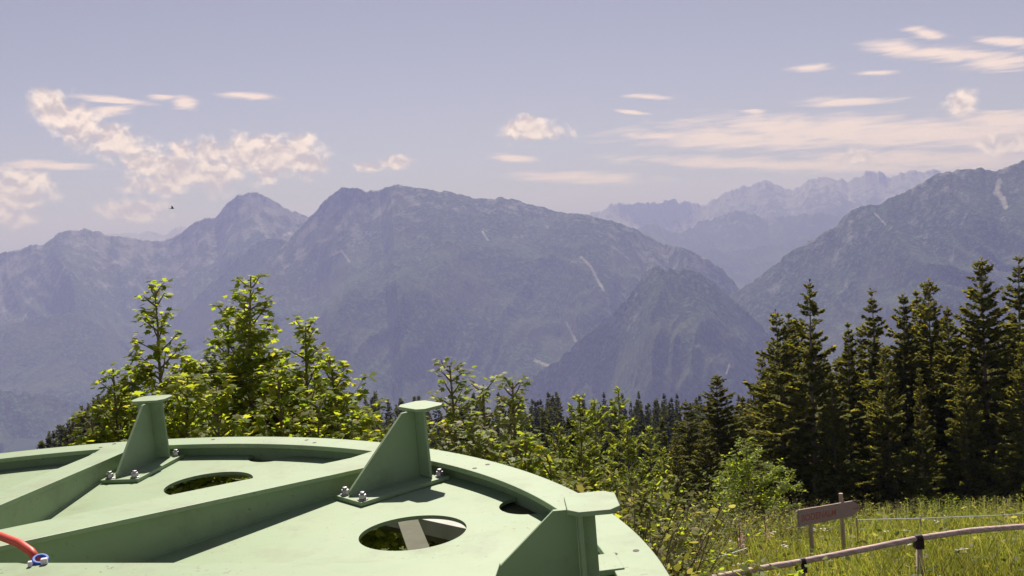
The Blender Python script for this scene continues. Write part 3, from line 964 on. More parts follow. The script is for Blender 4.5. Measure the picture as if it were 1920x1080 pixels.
def shrub_mesh(seed, r, h, leaf, n, mat):
    rng = np.random.default_rng(seed)
    wood, so = MB(), Soup()
    O, D = [], []
    for i in range(n):
        w = rng.random() * 6.28; tl = rng.uniform(0.1, 0.9)
        st = curve_pts((rng.normal(0, r * 0.25), rng.normal(0, r * 0.25), -0.05), (math.cos(w) * tl, math.sin(w) * tl, 1), h * rng.uniform(0.6, 1.1), 6, -0.03, rng, 0.09)
        wood.tube(st, [0.006, 0.005, 0.005, 0.004, 0.004, 0.003, 0.002], 4)
        st = np.array(st)
        k = 46
        t_ = (rng.random(k) ** 0.7) * 5.99; ii = t_.astype(int)
        P = st[ii] + (st[ii + 1] - st[ii]) * (t_ - ii)[:, None]
        a = rng.random(k) * 6.28
        dr = np.stack([np.cos(a), np.sin(a), rng.normal(0.1, 0.4, k)], -1)
        O.append(P + dr * leaf * rng.uniform(0.2, 1.8, k)[:, None]); D.append(dr)
    O, D = np.concatenate(O), np.concatenate(D)
    Xa, Ya, Na = frames(D, rng, 0.6)
    so.fan(OVAL, O, Xa, Ya, Na, leaf * rng.uniform(0.6, 1.3, len(O)), rng.uniform(-0.1, 0.4, len(O)))
    wm_ = bpy.data.meshes.new('stem'); wm_.from_pydata(wood.v, [], wood.f); wm_.materials.append(M['twig'])
    return wm_, so.mesh('foliage', M[mat])


SH = [shrub_mesh(500, 0.7, 1.3, 0.045, 80, 'weed'), shrub_mesh(501, 0.8, 1.1, 0.050, 90, 'weed'), shrub_mesh(502, 0.9, 1.5, 0.045, 110, 'bright')]
for (px, py, d, k, label) in [
    (1130, 905, 12.5, 0, 'olive shrub behind the cap of the near bracket'),
    (1185, 930, 14.0, 1, 'pale shrub right of the near bracket cap'),
    (1250, 935, 15.5, 0, 'feathery shrub under the low green larch'),
    (1310, 925, 19.0, 1, 'whitish weedy shrub before the shaded spruces'),
    (1215, 978, 14.5, 1, 'low pale shrub beside the lower right of the rim'),
    (1275, 985, 17.5, 0, 'low shrub left of the pink flower spikes'),
    (1345, 950, 21.0, 1, 'scrubby bush behind the pink flower spikes'),
    (1812, 928, 30.0, 2, 'rounded pale shrub at the foot of the tall spruces'),
    (1450, 945, 21.0, 1, 'bush under the right side of the bright young tree'),
    (1100, 880, 11.0, 1, 'shrub low between the larches and the rim'),
    (1050, 905, 8.2, 1, 'shrub just outside the rim left of the near bracket'),
    (1160, 880, 11.8, 2, 'yellowish shrub low under the bright larch'),
    (1600, 935, 33.0, 1, 'small scrub beyond the point of the arrow sign'),
    (1500, 925, 34.0, 0, 'small scrub at the foot of the outermost spruce'),
    (1700, 935, 36.0, 0, 'weedy bush at the wood edge in the middle of the row'),
    (1655, 940, 38.0, 1, 'weedy bush at the wood edge right of the arrow sign'),
    (1750, 930, 37.0, 2, 'upright weedy bush left of the rounded pale shrub'),
    (1862, 935, 34.0, 0, 'weedy bush right of the rounded pale shrub'),
    (1905, 928, 33.0, 1, 'weedy bush at the right edge of the view'),
    (1405, 962, 21.0, 0, 'loose weeds right of the close pair of pink flower spikes'),
    (1470, 965, 19.0, 1, 'loose weeds left of the arrow sign'),
    (1330, 978, 19.0, 0, 'weeds left of the close pair of pink flower spikes'),
    (1535, 950, 26.0, 2, 'leafy bush behind the posts of the arrow sign'),
]:
    loc, h = stand(px, py, d)
    hs = [1.3, 1.1, 1.5][k]
    plant('shrub', label, 'shrub', SH[k], loc, max(0.5, h / hs), random.random() * 6.28, 'shrubs at the edge of the meadow', ('stem', 'foliage'), sxy=max(0.6, min(1.5, h / hs)))

# --- low leafy growth under the wheel and trees (what the holes look down on)
rng = np.random.default_rng(77)
n = 15000
x = rng.uniform(-6.5, 3.2, n); y = rng.uniform(3.0, 12.5, n)
zz = ground(x, y) + rng.random(n) ** 1.5 * (0.5 + 0.6 * vnoise(x * 0.8, y * 0.8, 5))
so = Soup(); a = rng.random(n) * 6.28
Xa, Ya, Na = frames(np.stack([np.cos(a), np.sin(a), rng.normal(0.1, 0.3, n)], -1), rng, 0.5)
so.fan(OVAL, np.stack([x, y, zz], -1), Xa, Ya, Na, rng.uniform(0.06, 0.14, n), rng.uniform(0, 0.4, n))
tag(mesh_obj('undergrowth', so.mesh('undergrowth', M['bright'])), 'low leafy undergrowth on the bank below the wheel', 'undergrowth', kind='stuff')

# --- forest belt on the slope
FV = [conifer(600 + i, 15, rr, 30, 9, 26, 'needle_far', crown_from=0.05, gap=0.06, droop=0.35, tw=0.60, tw_w=0.058, shape=0.85)
      for i, rr in enumerate([1.7, 2.1, 2.5, 1.5])]
FM = []
for tr, cr in FV:                                       # far trees: trunk and crown in one small mesh
    o1 = bpy.data.objects.new('t', tr)
    nv = len(tr.vertices); 
    v = np.empty(nv * 3, np.float32); tr.vertices.foreach_get('co', v)
    v2 = np.empty(len(cr.vertices) * 3, np.float32); cr.vertices.foreach_get('co', v2)
    trunk_faces = np.array([list(p.vertices) for p in tr.polygons if len(p.vertices) == 4], int)
    q2 = np.empty(len(cr.loops), np.int32); cr.loops.foreach_get('vertex_index', q2)
    F = np.concatenate([trunk_faces[:99], q2.reshape(-1, 4) + nv])
    FM.append(np_mesh('conifer', np.concatenate([v.reshape(-1, 3), v2.reshape(-1, 3)]), F, mats=[M['grey_bark'], M['needle_far']],
                      midx=np.concatenate([np.zeros(len(trunk_faces[:99])), np.ones(len(q2) // 4)])))
    bpy.data.objects.remove(o1)
rng = random.Random(5)
belt = []
for i in range(262):                                    # right and middle part of the belt
    px = rng.uniform(660, 1440); d = rng.uniform(0, 1) ** 0.6 * 230 + 105
    tip = 742 + (330 - d) * 0.33 + rng.uniform(-8, 14) + max(0, 760 - px) * 0.03
    belt.append((px, tip, d))
for i in range(30):                                     # nearer trees of the belt
    px = rng.uniform(690, 1430); d = rng.uniform(66, 104)
    belt.append((px, rng.uniform(762, 822), d))
for i in range(40):                                     # left end
    px = rng.uniform(66, 250); d = rng.uniform(120, 230)
    belt.append((px, 834 - (px - 66) * 0.70 + rng.uniform(-8, 8) + (230 - d) * 0.06, d))
for (px, py, d) in belt:
    p = at(px, py, d); z = gz(p.x, p.y)
    h = p.z - z
    hh = min(max(h, 8.0), 22.0)
    o = mesh_obj('conifer', FM[rng.randrange(4)])
    o.location = (p.x, p.y, p.z - hh)
    s_ = hh / 15
    o.scale = (s_ * rng.uniform(0.8, 1.15),) * 2 + (s_,)
    o.rotation_euler = (0, 0, rng.uniform(0, 6.28))
    left = px < 300
    tag(o, 'dark conifer in the small wood left of the maples, below the mountains' if left else 'dark conifer in the distant forest belt below the mountains', 'conifer',
        'conifers of the left wood' if left else 'conifers of the distant forest belt')

# --- meadow
rng = np.random.default_rng(21)
so = Soup()
n = 62000
d = 8.5 * np.exp(rng.random(n) * math.log(41 / 8.5))
px = rng.uniform(1120, 2010, n)
x = (px - 960) / F_PX * d; y = d
z = ground(x, y)
hgt = rng.uniform(0.25, 0.75, n) * np.clip(d / 17, 1, 1.1) * np.where(d > 22, 0.62, 1) * (0.75 + 0.5 * vnoise(x * 0.5, y * 0.5, 8)) * np.where(d < 11.5, 0.7, 1)
a = rng.random(n) * 6.28
ln = np.stack([np.cos(a), np.sin(a), np.zeros(n)], -1)
wdt = np.stack([-np.sin(a + 0.8), np.cos(a + 0.8), np.zeros(n)], -1) * (rng.uniform(0.004, 0.011, n) * np.clip(d / 14, 1, 2.6))[:, None]
B = np.stack([x, y, z - 0.03], -1)
bend = rng.uniform(0.05, 0.55, n)[:, None]
Mi = B + ln * bend * 0.35 * hgt[:, None] + np.array([0, 0, 1.0]) * (hgt * 0.6)[:, None]
Ti = B + ln * bend * hgt[:, None] + np.array([0, 0, 1.0]) * hgt[:, None]
so.quads(np.stack([B - wdt, B + wdt, Mi + wdt * 0.8, Mi - wdt * 0.8], 1))
so.quads(np.stack([Mi - wdt * 0.8, Mi + wdt * 0.8, Ti + wdt * 0.15, Ti - wdt * 0.15], 1))
# broad herb leaves and seed heads among the blades
k = 16000
i = rng.integers(0, n, k)
P = np.stack([x[i], y[i], z[i] + hgt[i] * rng.uniform(0.2, 1.0, k)], -1) + rng.normal(0, 0.05, (k, 3))
Xa, Ya, Na = frames(np.stack([np.cos(a[i]), np.sin(a[i]), rng.normal(0.2, 0.4, k)], -1), rng, 0.5)
so.fan(OVAL, P, Xa, Ya, Na, rng.uniform(0.05, 0.13, k) * np.clip(d[i] / 16, 0.8, 1.8), rng.uniform(0, 0.4, k))
# tall herbs, thickest towards the wood
k = 700
dd = 13 + 26 * rng.random(k) ** 0.6
pxx = rng.uniform(1200, 1990, k)
hx, hy = (pxx - 960) / F_PX * dd, dd
keep = vnoise(hx * 0.35, hy * 0.35, 4) > 0.42
hx, hy, dd = hx[keep], hy[keep], dd[keep]; k = len(hx)
hh = rng.uniform(0.5, 1.15, k) * np.where(dd > 22, 1.0, 0.8)
hz = ground(hx, hy)
tip = np.stack([hx + rng.normal(0, 0.08, k), hy, hz + hh], -1)
bas = np.stack([hx, hy, hz], -1)
sw = np.array([0.006, 0, 0.0])[None] * np.clip(dd / 14, 1, 2.4)[:, None]
so.quads(np.stack([bas - sw, bas + sw, tip + sw * 0.4, tip - sw * 0.4], 1))
for _ in range(26):
    f = rng.random(k) ** 0.8
    P = bas + (tip - bas) * f[:, None]
    aa = rng.random(k) * 6.28
    Xa, Ya, Na = frames(np.stack([np.cos(aa), np.sin(aa), rng.normal(0.35, 0.4, k)], -1), rng, 0.6)
    so.fan(OVAL * np.array([0.7, 1]), P, Xa, Ya, Na, rng.uniform(0.05, 0.13, k) * (1.2 - 0.7 * f) * np.clip(dd / 18, 0.9, 1.6), rng.uniform(0, 0.4, k))
tag(mesh_obj('meadow_grass', so.mesh('meadow_grass', M['grass'])), 'tall unmown meadow grass and herbs on the slope', 'grass', kind='stuff')
so = Soup()
k = 130
i = rng.integers(0, n, k); i = i[d[i] > 11]
k = len(i)
C = np.stack([x[i], y[i], z[i] + hgt[i] * 1.05 + 0.05], -1)
for _ in range(7):
    P = C + rng.normal(0, 0.03, (k, 3)) * np.array([1, 1, 0.3])
    aa = rng.random(k) * 6.28
    Xa, Ya, Na = frames(np.stack([np.cos(aa), np.sin(aa), rng.normal(0, 0.2, k)], -1), rng, 0.3)
    so.fan(OVAL, P, Xa, Ya, Na, rng.uniform(0.03, 0.06, k), np.zeros(k))
tag(mesh_obj('meadow_flowers', so.mesh('meadow_flowers', M['umbel'])), 'small whitish flower heads scattered over the meadow', 'flowers', kind='stuff')


def fireweed(seed, h):
    rng = np.random.default_rng(seed)
    st = MB(); st.tube(curve_pts((0, 0, -0.05), (0.03, 0, 1), h, 6, 0, rng, 0.03), [0.007] * 6 + [0.003], 5)
    so = Soup(); n = 70
    f = rng.random(n)
    a = rng.random(n) * 6.28
    r = 0.055 * (1 - f) + 0.008
    P = np.stack([np.cos(a) * r * 0.4, np.sin(a) * r * 0.4, h * (0.55 + 0.45 * f)], -1)
    Xa, Ya, Na = frames(np.stack([np.cos(a), np.sin(a), rng.normal(0, 0.3, n)], -1), rng, 0.7)
    so.fan(OVAL, P, Xa, Ya, Na, 0.036 * (1.25 - f), np.zeros(n))
    lv = Soup(); n = 40
    a = rng.random(n) * 6.28
    P = np.stack([0 * a, 0 * a, h * rng.uniform(0.05, 0.55, n)], -1)
    Xa, Ya, Na = frames(np.stack([np.cos(a), np.sin(a), rng.normal(0.2, 0.3, n)], -1), rng, 0.5)
    lv.fan(OVAL * np.array([0.5, 1]), P, Xa, Ya, Na, np.full(n, 0.14), np.full(n, 0.2))
    wm_ = bpy.data.meshes.new('stem'); wm_.from_pydata(st.v, [], st.f); wm_.materials.append(M['twig'])
    return wm_, so.mesh('blossom', M['pink']), lv.mesh('foliage', M['weed'])


FW = [fireweed(900, 1.35), fireweed(901, 1.2)]
for (px, py, d, k, label) in [
    (1386, 962, 15.5, 0, 'tallest pink flower spike, one of a close pair below the bright young tree'),
    (1390, 978, 15.2, 1, 'fuller pink flower spike of the close pair below the bright young tree'),
    (1437, 960, 18.0, 0, 'pink flower spike left of the arrow sign'),
    (1316, 968, 14.5, 1, 'faint pink flower spike among the low shrubs'),
    (1268, 955, 13.0, 0, 'dull pink flower spike nearest the wheel'),
]:
    loc, h = stand(px, py, d)
    plant('fireweed', label, 'flower', FW[k], loc, h / [1.35, 1.2][k], k + px, 'pink flower spikes in the meadow', ('stem', 'blossom', 'foliage'), sxy=1.0)

# ------------------------------------------------------------------ fences and sign
rail_px = [(1180, 1120, 10.6), (1350, 1081, 11.4), (1420, 1067, 11.7), (1503, 1053, 12.0), (1610, 1032, 12.2), (1722, 1009, 12.4), (1820, 995, 12.7), (1920, 987, 13.0), (2080, 975, 13.5)]
fence = empty('rail_fence', (0, 0, 0), 'low wooden rail fence with one round pinkish rail along the meadow', 'fence')
rb = MB()
pts = [at(*p) for p in rail_px]
dense = []
for a, b in zip(pts[:-1], pts[1:]):
    for k in range(5): dense.append(a.lerp(b, k / 5) + Vector((0, 0, random.uniform(-0.0015, 0.0015))))
dense.append(pts[-1])
rb.tube(dense, [0.035 + 0.001 * math.sin(i * 1.7) for i in range(len(dense))], 12)
rb.build('rail', M['rail_wood'], fence, smooth=True)
for (px, py, d) in [(1503, 1053, 12.0), (1722, 1009, 12.4), (2000, 981, 13.2)]:
    p = at(px, py, d)
    pb = MB()
    zb = gz(p.x, p.y) - 0.3
    pb.tube([(p.x + 0.005, p.y + 0.0, zb), (p.x, p.y, p.z - 0.042)], [0.040, 0.037], 10)
    po = pb.build('post', M['post_wood'], fence, smooth=True)
    sb = MB()
    dr = (at(px + 40, py - 8, d) - at(px - 40, py + 8, d)).normalized()
    sb.tube([p - dr * 0.045, p + dr * 0.045], 0.044, 14)
    sb.box(p.x - 0.048, p.x + 0.048, p.y - 0.05, p.y + 0.05, p.z - 0.12, p.z - 0.02)
    sb.build('strap', M['rubber'], po)

sign = empty('arrow_sign', at(1550, 965, 15.0), 'weathered wooden arrow sign with red hand-painted lettering on two posts', 'sign')
inv = Matrix.Translation(-Vector(sign.location))
A0, A1 = at(1496, 972, 14.7), at(1613, 950, 15.6)
xd = (A1 - A0).normalized()
zd = Vector((-0.05, 0.0, 1)); zd = (zd - xd * zd.dot(xd)).normalized()
yd = zd.cross(xd)
L = (A1 - A0).length
MB_M = Matrix(((xd.x, yd.x, zd.x, A0.x), (xd.y, yd.y, zd.y, A0.y), (xd.z, yd.z, zd.z, A0.z), (0, 0, 0, 1)))
MS = inv @ MB_M @ Matrix.Rotation(R_(90), 4, 'X')      # board outline drawn in x/z
hw = 0.118
bd = MB()
bd.prism([(0, -hw), (L - 0.20, -hw * 0.93), (L, 0.0), (L - 0.20, hw * 0.93), (0.004, hw)], -0.012, 0.016, MS)
bd.build('board', M['board_wood'], sign, bevel=0.003)
for (px, pyt, base_px, off) in [(1517, 962, 1526, 0.05), (1571, 945, 1582, 0.05)]:
    pass
for fx, nm in ((0.22, 'left'), (0.72, 'right')):
    q = A0 + xd * (L * fx) + yd * 0.045
    zb = gz(q.x, q.y) - 0.3
    pb = MB()
    pb.tube([inv @ Vector((q.x + 0.03, q.y, zb)), inv @ (q + zd * (0.10 if nm == 'left' else 0.235))], [0.034, 0.031], 8)
    pb.build('post', M['post_wood'], sign, bevel=0.002)


def text_mesh(body, size, name, mat, parent, Mx, extrude=0.002):
    cu = bpy.data.curves.new(name, 'FONT')
    cu.body = body; cu.size = size; cu.align_x = 'LEFT'; cu.align_y = 'CENTER'; cu.extrude = extrude
    cu.offset = 0.002; cu.space_character = 1.02
    tmp = bpy.data.objects.new('tmp', cu)
    COL.objects.link(tmp)
    dg = bpy.context.evaluated_depsgraph_get()
    me = bpy.data.meshes.new_from_object(tmp.evaluated_get(dg))
    bpy.data.objects.remove(tmp)
    me.transform(Mx)
    me.materials.clear(); me.materials.append(mat)
    me.name = name
    return mesh_obj(name, me, parent)


text_mesh('BODENALM', 0.128, 'lettering', M['red_paint'], sign, MS @ Matrix.Translation((0.05, -0.012, 0.0165)) @ Matrix.Diagonal((1.18, 1.05, 1, 1)))
ar = MB()
for pl in ([(L - 0.20, -0.012), (L - 0.10, -0.012), (L - 0.10, 0.004), (L - 0.20, 0.004)], [(L - 0.105, -0.03), (L - 0.06, -0.004), (L - 0.105, 0.022)]):
    ar.prism(pl, 0.0165, 0.0185, MS)
ar.build('arrow_mark', M['red_paint'], sign)

ef = empty('tape_fence', at(1760, 968, 20), 'thin white electric fence tape strung above the meadow on the right', 'fence')
inv = Matrix.Translation(-Vector(ef.location))
tb = MB()
tp = [(1606, 975, 17.5), (1680, 973, 18.2), (1728, 972, 18.6), (1800, 969, 19.2), (1860, 967, 19.8), (1920, 963, 20.4), (2030, 957, 21.4)]
tpp = [inv @ at(*p) for p in tp]
tb.tube(tpp, 0.0105, 6)
tb.build('tape', M['tape'], ef)
for q in ((1606, 975, 17.5), (1726, 972, 18.6), (1880, 966, 20.0), (2030, 957, 21.4)):
    p = at(*q); pb = MB()
    pb.tube([inv @ Vector((p.x + 0.02, p.y, gz(p.x, p.y) - 0.2)), inv @ (p + Vector((0, 0, 0.05)))], 0.014, 6)
    pb.build('post', M['post_wood'], ef)
we = empty('wire_fence', at(1303, 1040, 13), 'dark thin fence stake with a slack pale wire beside the wheel', 'fence')
inv = Matrix.Translation(-Vector(we.location))
p = at(1296, 1004, 13.0)
sb = MB(); sb.tube([inv @ Vector((p.x + 0.06, p.y, gz(p.x, p.y) - 0.15)), inv @ p], [0.016, 0.012], 6)
sb.build('stake', M['stake'], we)
wb = MB()
wb.tube([inv @ at(*q) for q in [(1205, 1062, 12.4), (1243, 1047, 12.7), (1270, 1037, 12.9), (1290, 1030, 13.0), (1299, 1029, 13.0)]], 0.007, 5)
wb.tube([inv @ at(*q) for q in [(1299, 1055, 13.0), (1330, 1048, 13.4), (1370, 1038, 14.0), (1400, 1028, 14.6)]], 0.006, 5)
wb.build('wire', M['tape'], we)

# ------------------------------------------------------------------ the wheel
WS = 1.3
W_P, W_R = 0.0869428, -0.0830836                       # how the camera stands to the wheel's plane
WC = (1.919685 * WS, -2.356916 * WS, WS)               # camera in the wheel's own coordinates
W2W = CAM @ cam_matrix(W_P, W_R, WC).inverted()
wheel = empty('cable_wheel', (0, 0, 0), 'large flat light green steel wheel with spokes and round holes filling the lower left', 'wheel')
wheel.matrix_world = W2W
R0 = 2.918


def wheel_at(px, py, z):
    """point of the wheel's own coordinates seen at this pixel at this height over the plate"""
    inv = W2W.inverted()
    o = inv @ Vector((0, 0, 0)); d = inv.to_3x3() @ ray(px, py)
    t = (z - o.z) / d.z
    return o + d * t


def circ(cx, cy, r, n=56): return [(cx + r * math.cos(2 * math.pi * i / n), cy + r * math.sin(2 * math.pi * i / n)) for i in range(n)]


NSP = 9
hole_a = [26.8 + 40 * k for k in range(NSP)]; hole_a[1] = 66.5
b = MB(); b.lathe([(0.42, -0.016), (2.803, -0.016), (2.803, 0.0), (0.42, 0.0)], 360)
disc = b.build('disc_plate', M['paint'], wheel)
b = MB()
for ha in hole_a:                                       # round holes and half-round cut-outs at the rim
    c, s_ = math.cos(R_(ha)), math.sin(R_(ha))
    b.prism(circ(2.262 * c, 2.262 * s_, 0.216), -0.1, 0.1)
    b.prism(circ(2.80 * c, 2.80 * s_, 0.135), -0.1, 0.1)
cut = b.build('cutter', M['paint'], wheel)
bo = disc.modifiers.new('cut', 'BOOLEAN'); bo.operation = 'DIFFERENCE'; bo.object = cut; bo.solver = 'EXACT'
dg = bpy.context.evaluated_depsgraph_get()
me = bpy.data.meshes.new_from_object(disc.evaluated_get(dg))
disc.modifiers.clear(); disc.data = me
bpy.data.objects.remove(cut)

rm = MB()
rm.lathe([(2.757, 0.052), (2.918, 0.052), (2.918, 0.076), (2.757, 0.076)], 240)
o = rm.build('rim_flange', M['paint'], wheel, bevel=0.003)
rm = MB()
rm.lathe([(2.806, -0.088), (2.826, -0.088), (2.826, 0.0515), (2.806, 0.0515)], 240)
rm.lathe([(2.76, -0.112), (2.918, -0.112), (2.918, -0.0885), (2.76, -0.0885)], 240)
rm.build('rim_web', M['paint'], wheel)
rm = MB()
rm.lathe([(2.640, -0.045), (2.803, -0.045), (2.803, -0.030), (2.640, -0.030)], 240)
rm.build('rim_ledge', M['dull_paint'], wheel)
hbm = MB()
hbm.lathe([(0.0, -0.35), (0.46, -0.35), (0.46, 0.235), (0.0, 0.235)], 64)
hbm.build('hub', M['paint'], wheel)


def spoke_h(r): return max(0.0775, 0.178 - 0.0865 * (r - 1.42))


def spoke(ang, v_r, v_l, v_web):
    """flange on top, web under its right side; tapering from the hub to the rim"""
    Mx = Matrix.Rotation(R_(ang), 4, 'Z')
    b = MB()
    us = [0.30, 0.9, 1.42, 1.9, 2.3, 2.60, 2.79]
    th = 0.016

    def strip(u0, u1, v0, v1, zf0, zf1):
        r0, r1 = u0, u1
        vs = [(u0, v0, zf0(r0)), (u0, v1, zf0(r0)), (u1, v1, zf0(r1)), (u1, v0, zf0(r1)), (u0, v0, zf1(r0)), (u0, v1, zf1(r0)), (u1, v1, zf1(r1)), (u1, v0, zf1(r1))]
        b.add([Mx @ Vector(v) for v in vs], [(0, 1, 2, 3), (7, 6, 5, 4), (0, 3, 7, 4), (1, 5, 6, 2), (0, 4, 5, 1), (3, 2, 6, 7)])
    top = lambda r: spoke_h(r) + 0.0035
    low = lambda r: spoke_h(r) - th
    bm = MB()
    # flange as one swept strip
    k = 0
    vs, fs = [], []
    for u in us:
        for (v, zf) in ((v_r, low), (v_l, low), (v_l, top), (v_r, top)): vs.append(Mx @ Vector((u, v, zf(u))))
    for i in range(len(us) - 1):
        for j in range(4): fs.append((i * 4 + j, i * 4 + (j + 1) % 4, i * 4 + 4 + (j + 1) % 4, i * 4 + 4 + j)[::-1])
    n = len(us) - 1
    fs += [(0, 1, 2, 3), (n * 4 + 3, n * 4 + 2, n * 4 + 1, n * 4)]
    bm.add(vs, fs)
    so_ = bm.build('spoke', M['paint'], wheel, bevel=0.0025)
    for v0 in (v_web, v_l + 0.03):
        w = MB(); vs, fs = [], []
        uw = [u for u in us if u < 2.7] + [2.74]
        for u in uw:
            for (v, z) in ((v0, 0.001), (v0 + 0.014, 0.001), (v0 + 0.014, low(u) - 0.001), (v0, low(u) - 0.001)): vs.append(Mx @ Vector((u, v, z)))
        n = len(uw) - 1
        for i in range(n):
            for j in range(4): fs.append((i * 4 + j, i * 4 + (j + 1) % 4, i * 4 + 4 + (j + 1) % 4, i * 4 + 4 + j)[::-1])
        fs += [(0, 1, 2, 3), (n * 4 + 3, n * 4 + 2, n * 4 + 1, n * 4)]
        w.add(vs, fs)
        if v0 == v_web: w.tube([Mx @ Vector((0.6 + 0.0215 * i, v0 - 0.001, 0.001)) for i in range(98)], 0.006, 6)
        w.build('web', M['paint'], so_)


spoke(48.9, -0.145, 0.105, -0.108)
spoke(90.0, -0.290, -0.112, -0.268)
spoke(6.5, -0.100, 0.05, -0.08)
for a in (127, 167, 207, 247, 287, 327): spoke(a, -0.145, 0.105, -0.108)

bh = MB()                                               # thin dark discs laid on the rim flange for the shade in bolt holes
for a in [62.7, 60.9, 36.1, 36.15, 7.5, 7.6, 84.5, 85.8]:
    pass
for (r, a) in [(2.862, 62.7), (2.817, 60.9), (2.792, 36.1), (2.868, 36.2), (2.789, 7.5), (2.865, 7.6), (2.80, 88.2), (2.87, 87.2), (2.83, 48.0), (2.86, 75.0)]:
    c = Vector((r * math.cos(R_(a)), r * math.sin(R_(a)), 0))
    bh.prism([(c.x + 0.011 * math.cos(w * math.pi / 7), c.y + 0.011 * math.sin(w * math.pi / 7)) for w in range(14)], 0.0765, 0.0772)
bh.build('bolt_hole_shade', M['rubber'], wheel)

hexa = [(math.cos(R_(60 * i)), math.sin(R_(60 * i))) for i in range(6)]


def bracket(ang, v_off=0.0, du=0.0):
    Mx = Matrix.Rotation(R_(ang), 4, 'Z') @ Matrix.Translation((du, 0, 0))
    T = Mx
    u0, u1, hw_ = 2.262, 2.762, 0.106
    # upright: a plate across the radius with a tapering gusset towards the hub
    b = MB()
    gv = 0.012 + v_off
    ug, ut = 2.292, 2.615
    H = 0.336
    RX = Matrix.Translation((0, gv + 0.007, 0)) @ Matrix.Rotation(R_(90), 4, 'X')
    b.prism([(ug, 0.0225), (2.683, 0.0225), (2.683, H), (ut, H), (ug, 0.045)], -0.0, 0.014, T @ RX)
    for sg in (-0.0085, 0.0085):
        b.tube([T @ Vector((2.30 + 0.0123 * i, gv + sg, 0.0215 + 0.001 * math.sin(i * 2.3))) for i in range(32)], 0.0045, 6)
    o = b.build('bracket', M['paint'], wheel)
    pb = MB()
    RY = Matrix(((0, 0, 1, 2.6845), (1, 0, 0, v_off + 0.008), (0, 1, 0, 0), (0, 0, 0, 1)))
    pb.prism([(-0.082, 0.0225), (0.082, 0.0225), (0.074, H), (-0.074, H)], 0, 0.014, T @ RY)
    pb.build('post', M['paint'], o, bevel=0.002)
    rib = MB()
    rib.prism([(2.7005, 0.0225), (2.742, 0.0225), (2.742, H), (2.7005, H)], -0.0, 0.014, T @ RX)
    rib.build('rib', M['paint'], o, bevel=0.002)
    bp = MB()
    bp.box(u0, u1, -hw_, hw_, 0.002, 0.021, T)
    bp.build('base_plate', M['paint'], o, bevel=0.002)
    cp = MB()
    cu_, cv, a_, c_, ch = 2.735, v_off + 0.02, 0.080, 0.100, 0.032
    cp.prism([(cu_ - a_, cv - c_ + ch), (cu_ - a_ + ch, cv - c_), (cu_ + a_ - ch, cv - c_), (cu_ + a_, cv - c_ + ch), (cu_ + a_, cv + c_ - ch), (cu_ + a_ - ch, cv + c_), (cu_ - a_ + ch, cv + c_), (cu_ - a_, cv + c_ - ch)], H + 0.001, H + 0.016, T)
    cp.build('cap_plate', M['paint'], o, bevel=0.002)
    for (u, v) in ((2.295, 0.068), (2.295, -0.072), (2.728, 0.072), (2.728, -0.076)):
        q = MB()
        q.prism([(u + 0.024 * math.cos(w * math.pi / 8), v + 0.024 * math.sin(w * math.pi / 8)) for w in range(16)], 0.0215, 0.026, T)
        q.prism([(u + 0.0185 * x, v + 0.0185 * y) for x, y in hexa], 0.0262, 0.046, T)
        q.prism([(u + 0.0105 * math.cos(w * math.pi / 6), v + 0.0105 * math.sin(w * math.pi / 6)) for w in range(12)], 0.0462, 0.057, T)
        q.build('bolt', M['steel'], o, bevel=0.0015)
    return o


bracket(41.8, 0.016)
bracket(79.9, 0.016)
bracket(0.9, 0.012, -0.05)
for a in (120, 160, 200, 240, 280, 320): bracket(a, 0.012)

# the beam lying across the hub
P0, P1 = wheel_at(-420, 1055, 0.262), wheel_at(938, 1055, 0.262)
bx = (P1 - P0).normalized(); by = Vector((bx.y, -bx.x, 0)).normalized()
Lb = (P1 - P0).length
beam = empty('steel_beam', (0, 0, 0), 'flat light green steel beam lying across the wheel at the bottom left edge', 'beam')
beam.matrix_world = W2W @ Matrix(((bx.x, by.x, 0, P0.x), (bx.y, by.y, 0, P0.y), (0, 0, 1, 0.0), (0, 0, 0, 1)))
b = MB(); b.prism([(0, 0), (0, 0.42), (Lb + 0.05, 0.42), (Lb, 0)][::-1], 0.246, 0.262)
b.build('top_plate', M['paint'], beam, bevel=0.002)
b = MB(); b.box(0.02, 1.0, 0.19, 0.21, 0.05, 0.2455); b.build('stiffener', M['paint'], beam)

# orange cable held by a blue clamp on the beam's edge
cable = empty('orange_cable', (0, 0, 0), 'orange-red cable ending in a blue and white clamp at the bottom left corner', 'cable')
cable.matrix_world = W2W
c_end = wheel_at(70, 1046, 0.272)
cb = MB()
cb.tube([wheel_at(-140, 992, 0.30), wheel_at(-60, 993, 0.315), wheel_at(0, 1005, 0.315), wheel_at(35, 1018, 0.305), wheel_at(58, 1034, 0.288), wheel_at(72, 1052, 0.264)], 0.0140, 14)
cb.build('sheath', M['orange'], cable, smooth=True)
e = wheel_at(84, 1052, 0.266)
cb = MB(); cb.lathe([(0.016, -0.004), (0.025, -0.004), (0.025, 0.012), (0.016, 0.012)], 24)
o = cb.build('clamp', M['blue'], cable, bevel=0.002); o.location = wheel_at(76, 1052, 0.266); o.rotation_euler = (R_(18), R_(14), 0)
cb = MB(); cb.box(-0.008, 0.012, -0.010, 0.010, -0.004, 0.014); cb.box(-0.046, -0.034, -0.009, 0.009, -0.004, 0.012)
o2 = cb.build('clamp_screw', M['pale'], cable, bevel=0.002); o2.location = wheel_at(82, 1055, 0.267); o2.rotation_euler = (0, 0, 0.3)

# supporting frame under the wheel, seen through the hole
fr = empty('support_frame', (0, 0, 0), 'dull olive steel girders under the wheel seen through the near round hole', 'girder')
fr.matrix_world = W2W


